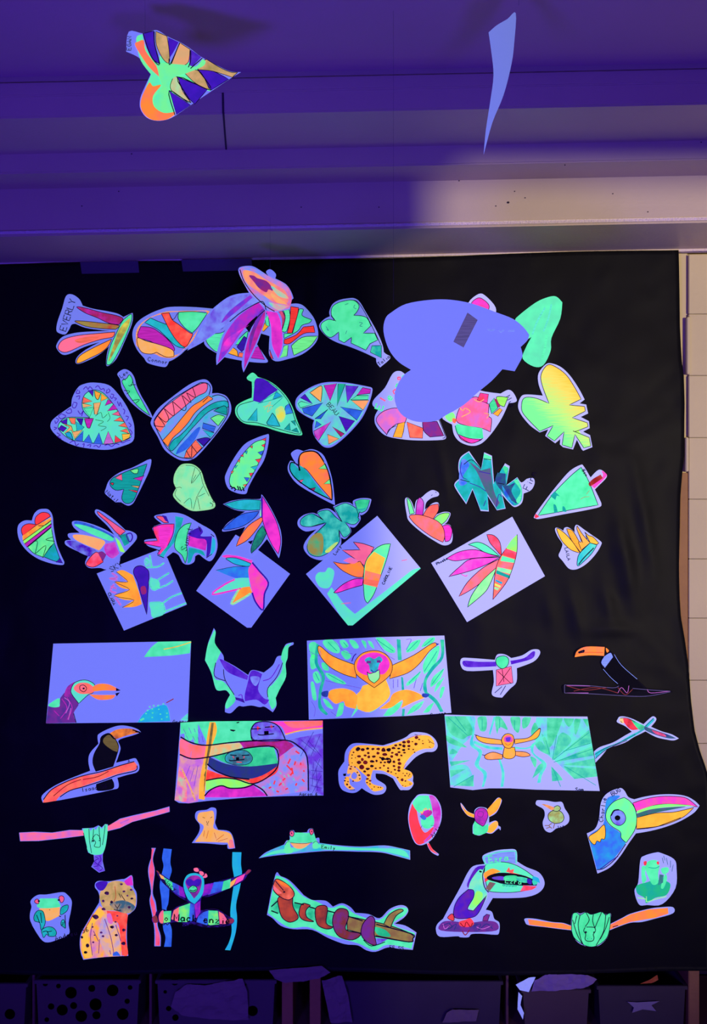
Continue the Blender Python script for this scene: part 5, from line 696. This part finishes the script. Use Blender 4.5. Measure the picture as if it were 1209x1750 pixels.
art('toucan_cutout','tall toucan with open patterned beak and a sign above, perched on a scribbled log',j_,
 '520,130 640,80 760,65 850,75 860,185! 950,240 1070,290 1125,370 1120,440 1060,500 950,535 800,545 620,545! 550,660! 610,680 635,750 685,790 680,890 640,905 500,895 410,900 380,930 300,930 270,920 100,925 60,860 75,800 130,750! 200,620 300,440 370,300 430,230 540,210!',
 [('sign','periwinkle','535,140! 650,95 830,80! 845,200! 560,215!','n'),('upper_beak','mint|aqua','560,215 700,190 830,215 950,280 1080,380! 950,400 700,300 550,350 540,260'),('beak_patch','orange|amber','545,290 620,255 700,285! 600,320 550,360 530,320','n'),('lower_beak','mint|aqua','560,350 700,400 900,420 1050,435! 950,470 800,490 620,485 570,460'),('beak_patch','red|rose','920,420! 1055,432! 1000,465 890,480!','n'),('beak_patch','coral|red','750,285! 780,240! 790,270! 830,260! 820,295! 980,340! 850,320!','n'),('beak_patch','scarlet|wine','540,350! 590,360! 540,390!','n'),('beak_patch','mud|grey','590,385! 650,400! 590,475! 550,450!','n'),('mouth','black','560,350 680,300 900,320 1040,380 1050,420! 900,415 700,395'),('mouth_inside','purple|slate','610,345 680,330 740,340 740,370 650,365','n'),('mouth_inside','green|emerald','740,330 850,325 870,370 740,375','n'),('mouth_inside','teal|mint','860,335 970,355 960,395 870,380','n'),('mouth_inside','indigo|violet','960,355 1000,365 1000,410 960,395','n'),('mouth_inside','green|cyan','1010,370 1050,375 1060,405 1020,415','n'),('beak_tip','sky|cyan','1020,330! 1070,350 1085,400! 1010,360','n'),
 ('throat','aqua|pale','420,340 480,270 530,260 520,400 560,490! 550,560 440,665 380,640! 430,540 430,480 385,450','n'),('throat_patch','lime|neon','460,480 520,500 500,580 430,640 390,630 430,560','n'),('neck_edge','violet|plum','450,250 545,225! 520,270! 480,270 400,380 380,450! 370,400','n'),('body','violet|plum','380,460! 430,470 430,540 370,650 430,670! 560,520! 480,690 400,740 250,740 240,640 290,540'),('tail','red|rust','175,740 220,700 240,740 230,770'),('log','plum|navy','105,800 180,770 380,790 560,770 660,790 655,865 400,880 110,865','n'),('foot','red|rust','290,780 350,760 400,745 435,800 380,830 300,820','n'),('log_branch','plum|wine','530,730! 560,705! 590,710! 570,770! 520,770!')],
 lines=[('aqua',1.3,'530,145 650,100 760,85 850,85/545,215 530,150/850,90 850,205/545,215 700,190'),('navy',1,'120,820 200,790 180,850 260,800 240,860/430,820 500,800 480,860 560,800 620,850/150,860 220,830 190,800'),('maroon',1,'300,790 340,830 360,780 400,830 420,790/320,870 350,910 390,860'),('lilac',.8,'130,800 150,850 200,810/460,830 520,850 600,820'),('ink',1.6,'500,290 490,280 510,290'),('ink',1,'540,250 520,330 540,440 580,490')],text=[('Ezra',580,165,6,58,'mint',1.5),('Ezra',745,372,-6,48,'mint',1),('aaaaw',715,410,-4,34,'teal',.8)],group=AN,lift=.4)
art('frog_cutout','blurred green frog with red eyes on pale rounded border, lower right corner',k_,
 '1000,72 1040,75 1135,120 1153,190 1145,330 1050,445 940,452 880,447 848,350 875,290 890,130 920,95',
 [('frog_body','emerald|teal','890,300 930,290 1000,270 1080,280 1110,310 1080,380 1000,400 935,440 920,400 870,370 860,320','n'),('frog_body','mint|green','930,160 960,130 1010,130 1030,170 1020,220 1020,290 980,305 950,250 930,200','n'),('arm','mint|green','900,180 930,175 925,220 935,270 905,290/1040,190 1090,180 1095,210 1060,230/1070,230 1085,260 1060,330 1040,320','n'),('arm','slate|teal','1030,230! 1060,235! 1055,290! 1020,310!','n'),('eye','red|maroon','915,140 935,135 935,160 920,165/1010,140 1025,138 1025,160 1012,155','n')],
 lines=[('pale',1,'870,400 930,410 940,430 1000,410 1080,390/935,390 935,430'),('teal',.8,'950,180 1000,185 1030,170'),('slate',.5,'1050,110 1060,150/1080,110 1090,160/1110,130 1110,180/1130,160 1120,210/1060,95 1070,130')],group=AN)
art('sloth_cutout','bright green sloth with clasped limbs on an orange red branch, bottom right',k_,
 '55,550 130,552 250,575 330,582 388,602! 390,560 400,515 430,505 455,515 495,503 530,518 570,510 610,500 640,520 670,510 678,530 672,590! 760,545 820,515 950,480 1040,468 1127,468 1127,512 1000,550 900,575 820,580 730,610 668,635! 650,690 600,740 560,752 500,752 440,725 405,680 388,635! 300,625 200,612 80,598 55,575',
 [('branch','orange|coral','-75,555 250,580 330,586 388,605 388,632 200,610 80,595/-672,595 820,520 950,485 1105,472 1110,510 1000,545 820,575 730,605 670,630','n'),('sloth_body','green|mint','392,600 400,520 430,508 455,525 495,505 530,520 560,515 610,502 640,525 670,512 675,560 665,640 640,700 570,750 500,750 420,700 395,650'),('branch_end','paper','-55,552 75,553 85,595 57,576/-1090,470 1127,470 1127,510 1095,518','n')],
 lines=[('ink',.9,'455,520 440,600 460,700 480,745/495,505 520,560 490,610/550,520 545,570 565,630/610,505 560,620/640,520 625,640 570,745/400,560 430,660 470,735/490,615 480,640 495,665 490,700 510,715 545,712 555,690 550,665 565,640 555,615 500,612/665,540 640,620 600,700/430,530 415,590'),('ink',2.4,'490,645 500,655/553,645 558,655'),('teal',.9,'505,695 510,700/535,695 540,700'),('ink',1,'690,612 730,600')],group=AN)
# ---------------- pieces hanging from the ceiling on clear thread ----------------
thread = plain('clear_thread', (.12, .08, .12), .3)
def hang(o, px, py, Y, ztop=2.99):
    p = at(px, py, Y); bm = bmesh.new()
    for i in range(3): bm.verts.new((p.x+.0003*math.cos(i*2.09), Y+.0003*math.sin(i*2.09), p.z-.004))
    for i in range(3): bm.verts.new((p.x+.0003*math.cos(i*2.09), Y+.0003*math.sin(i*2.09), ztop))
    bm.verts.ensure_lookup_table()
    for i in range(3): bm.faces.new((bm.verts[i], bm.verts[(i+1) % 3], bm.verts[3+(i+1) % 3], bm.verts[3+i]))
    t = link('thread', bm, thread, o, origin=o.location)
o = art('hanging_heart_leaf','bright heart leaf with green middle and violet wedges hanging before the ceiling beams',m_,
 '110,75 250,95 350,65 400,75 480,125 600,180 690,235 800,315 950,390 1060,435 1160,438! 1080,490 890,625 700,760 560,860! 480,900 380,915 280,885 220,800 220,700 270,580 330,455! 250,360 180,305 85,262!',
 [('leaf_middle','mint|neon','180,140 240,100! 260,200 340,340 400,385! 400,300! 480,360 500,385! 520,350 670,360 690,420! 780,430! 880,625 720,560 570,495! 500,600! 690,745! 500,640! 545,855! 460,900 350,890 270,800 260,650 320,480! 220,340','n'),
 ('wedge','indigo|violet','245,95! 345,70! 355,200 405,380! 340,340 290,240'),('wedge','indigo|violet','480,130! 580,175! 530,270 490,330!','n'),('wedge','indigo|purple','690,240! 790,310! 690,420! 680,350','n'),('wedge','indigo|violet','755,425! 900,440 1045,510! 880,620!'),('wedge','indigo|violet','565,500! 850,610! 730,755! 640,660'),('wedge','indigo|violet','490,630! 690,765! 560,855!'),
 ('ray','tan|olive','365,75! 470,120! 490,250 490,370 430,330 370,200'),('ray','tan|peach','590,180! 685,240! 670,360 600,400 510,385!'),('ray','tan|olive','840,330! 960,400 1060,440 1130,440! 1080,490! 900,440 760,430! 780,360'),('ray','tan|olive','640,470! 700,430 790,460 870,620! 740,560'),('ray','tan|pale','530,500! 570,510 620,640 700,745! 560,670 500,600'),('leaf_middle','neon|mint','400,380 520,380 660,390 740,400 800,330! 830,350 800,400 640,470 520,520 490,640 540,850 400,830 340,720 420,600 390,480','n'),
 ('orange_edge','coral|orange','200,170 250,160 270,260 370,400 395,500! 320,430 250,340 170,200','n'),('orange_edge','orange|coral','300,560 340,590 415,580 340,680 350,780 440,840 545,830! 545,855! 460,905 330,905 240,830 225,720','n')],
 lines=[('ink',1.1,'245,95 290,240 340,340 400,385 355,200 350,75/490,330 500,385 590,180/670,410 690,345 690,250/690,420 800,320/755,425 880,620 565,500 690,745 490,630 545,860')],text=[('EGAN',110,250,88,40)],Y=-1.15,group='pieces hanging on thread',warp=lambda u,z:.35*(u+.05)**2)
hang(o, 218+30, 56, -1.15)
o = art('hanging_leaf','plain white twisted leaf seen nearly edge on, hanging at the top right',(0,0,1209),
 '888,4 884,60 878,100 862,160 840,215 824,273! 828,230 836,180 842,135 838,100 832,68! 848,48 870,25',[],Y=-1.2,group='pieces hanging on thread',warp=lambda u,z:.9*u+1.5*z*u,baselabel='x')
hang(o, 887, 6, -1.2)
o = art('hanging_heart_leaf','large blank periwinkle heart back with a dull tape patch, hanging before the drawings',E,
 '110,160 200,110 350,85 480,83 620,105 760,150 880,190 950,240 987,285! 975,320 930,365! 942,410 935,440 890,520! 810,510! 740,585 650,660 560,740 440,810 380,842 260,845 170,800 130,720 135,640 180,560 230,522! 150,470 90,390 58,280 70,200',
 [('tape_patch','grey','585,160! 650,205! 560,380! 495,345!','n')],lines=[('periwinkle',1.2,'715,262 740,268 760,260/790,265 800,275 820,262/850,268 890,265')],Y=-1.0,group='pieces hanging on thread',warp=lambda u,z:.55*(u-.02)**2+.12*u)
hang(o, 640+120*330/1209, 490+100*330/1209, -1.0)
o = art('hanging_flower','violet and magenta bird of paradise flower with five petals hanging before the top row',Cc,
 '475,90 520,72 590,72 660,110 720,150! 700,115 735,93 780,130 775,168! 860,210 905,270 925,325! 905,350 895,420! 800,440! 830,500 830,600 845,700 830,790 790,850! 750,780 730,680 740,560 705,430! 690,520 640,680 570,840 515,950! 500,880 520,760 580,580 690,430! 540,560 450,720 350,830 290,888! 290,800 340,640 440,500 600,400! 400,540 200,680 40,760! 100,660 200,480 350,350 450,305 560,292! 520,220 480,140',
 [('petal','periwinkle|purple','565,300! 640,360! 520,430 400,530 200,670 50,750! 150,600 260,430 380,345','n'),('petal','purple|magenta','570,310! 590,330! 440,460 330,540 400,440','n'),('petal','magenta|purple','640,370! 690,430! 560,540 440,700 360,810 300,870! 320,780 360,640 480,480','n'),('petal','hot|purple','560,560 480,620 400,740 330,780 380,670','n'),('petal','magenta|wine','695,435! 680,540 620,700 560,830 520,930! 530,760 590,580','n'),('petal','hot|magenta','700,440! 790,450! 820,530 835,700 800,830! 750,720 740,560','n'),('petal_edge','plum|purple','650,440 690,430! 620,580 590,680 560,800! 570,640','n'),
 ('bract','periwinkle|rose','485,95 560,80 680,140 860,215 910,320 890,410! 770,440 680,400 580,300 500,180','n'),('bract_middle','peach|rose','510,110 600,120 700,180 850,260 880,360 780,370 650,290 540,210','n'),('bract_patch','plum|wine','560,150 600,150 630,170 700,190 740,230 755,270 720,260 700,285 640,250 600,200','n'),('bract_streak','periwinkle|pink','600,90 700,140 850,220 880,270 780,220 690,160','n'),('bract_streak','aqua|peach','740,230 860,300 880,330 800,310','n'),('bract_streak','sand|peach','740,290 850,360 870,380 780,360','n'),('bract_tip','aqua|pink','720,370 800,380 890,390! 800,430','n')],  # plum region inside the bract is drawn colour
 lines=[('ink',1,'485,100 520,200 600,310 700,400 770,440/690,435 640,480 580,560 560,590/700,430 680,370 640,370 500,450 400,530')],Y=-.35,group='pieces hanging on thread',warp=lambda u,z:.8*u*u)
hang(o, 310+735*250/1209, 440+95*250/1209, -.35, 2.62)
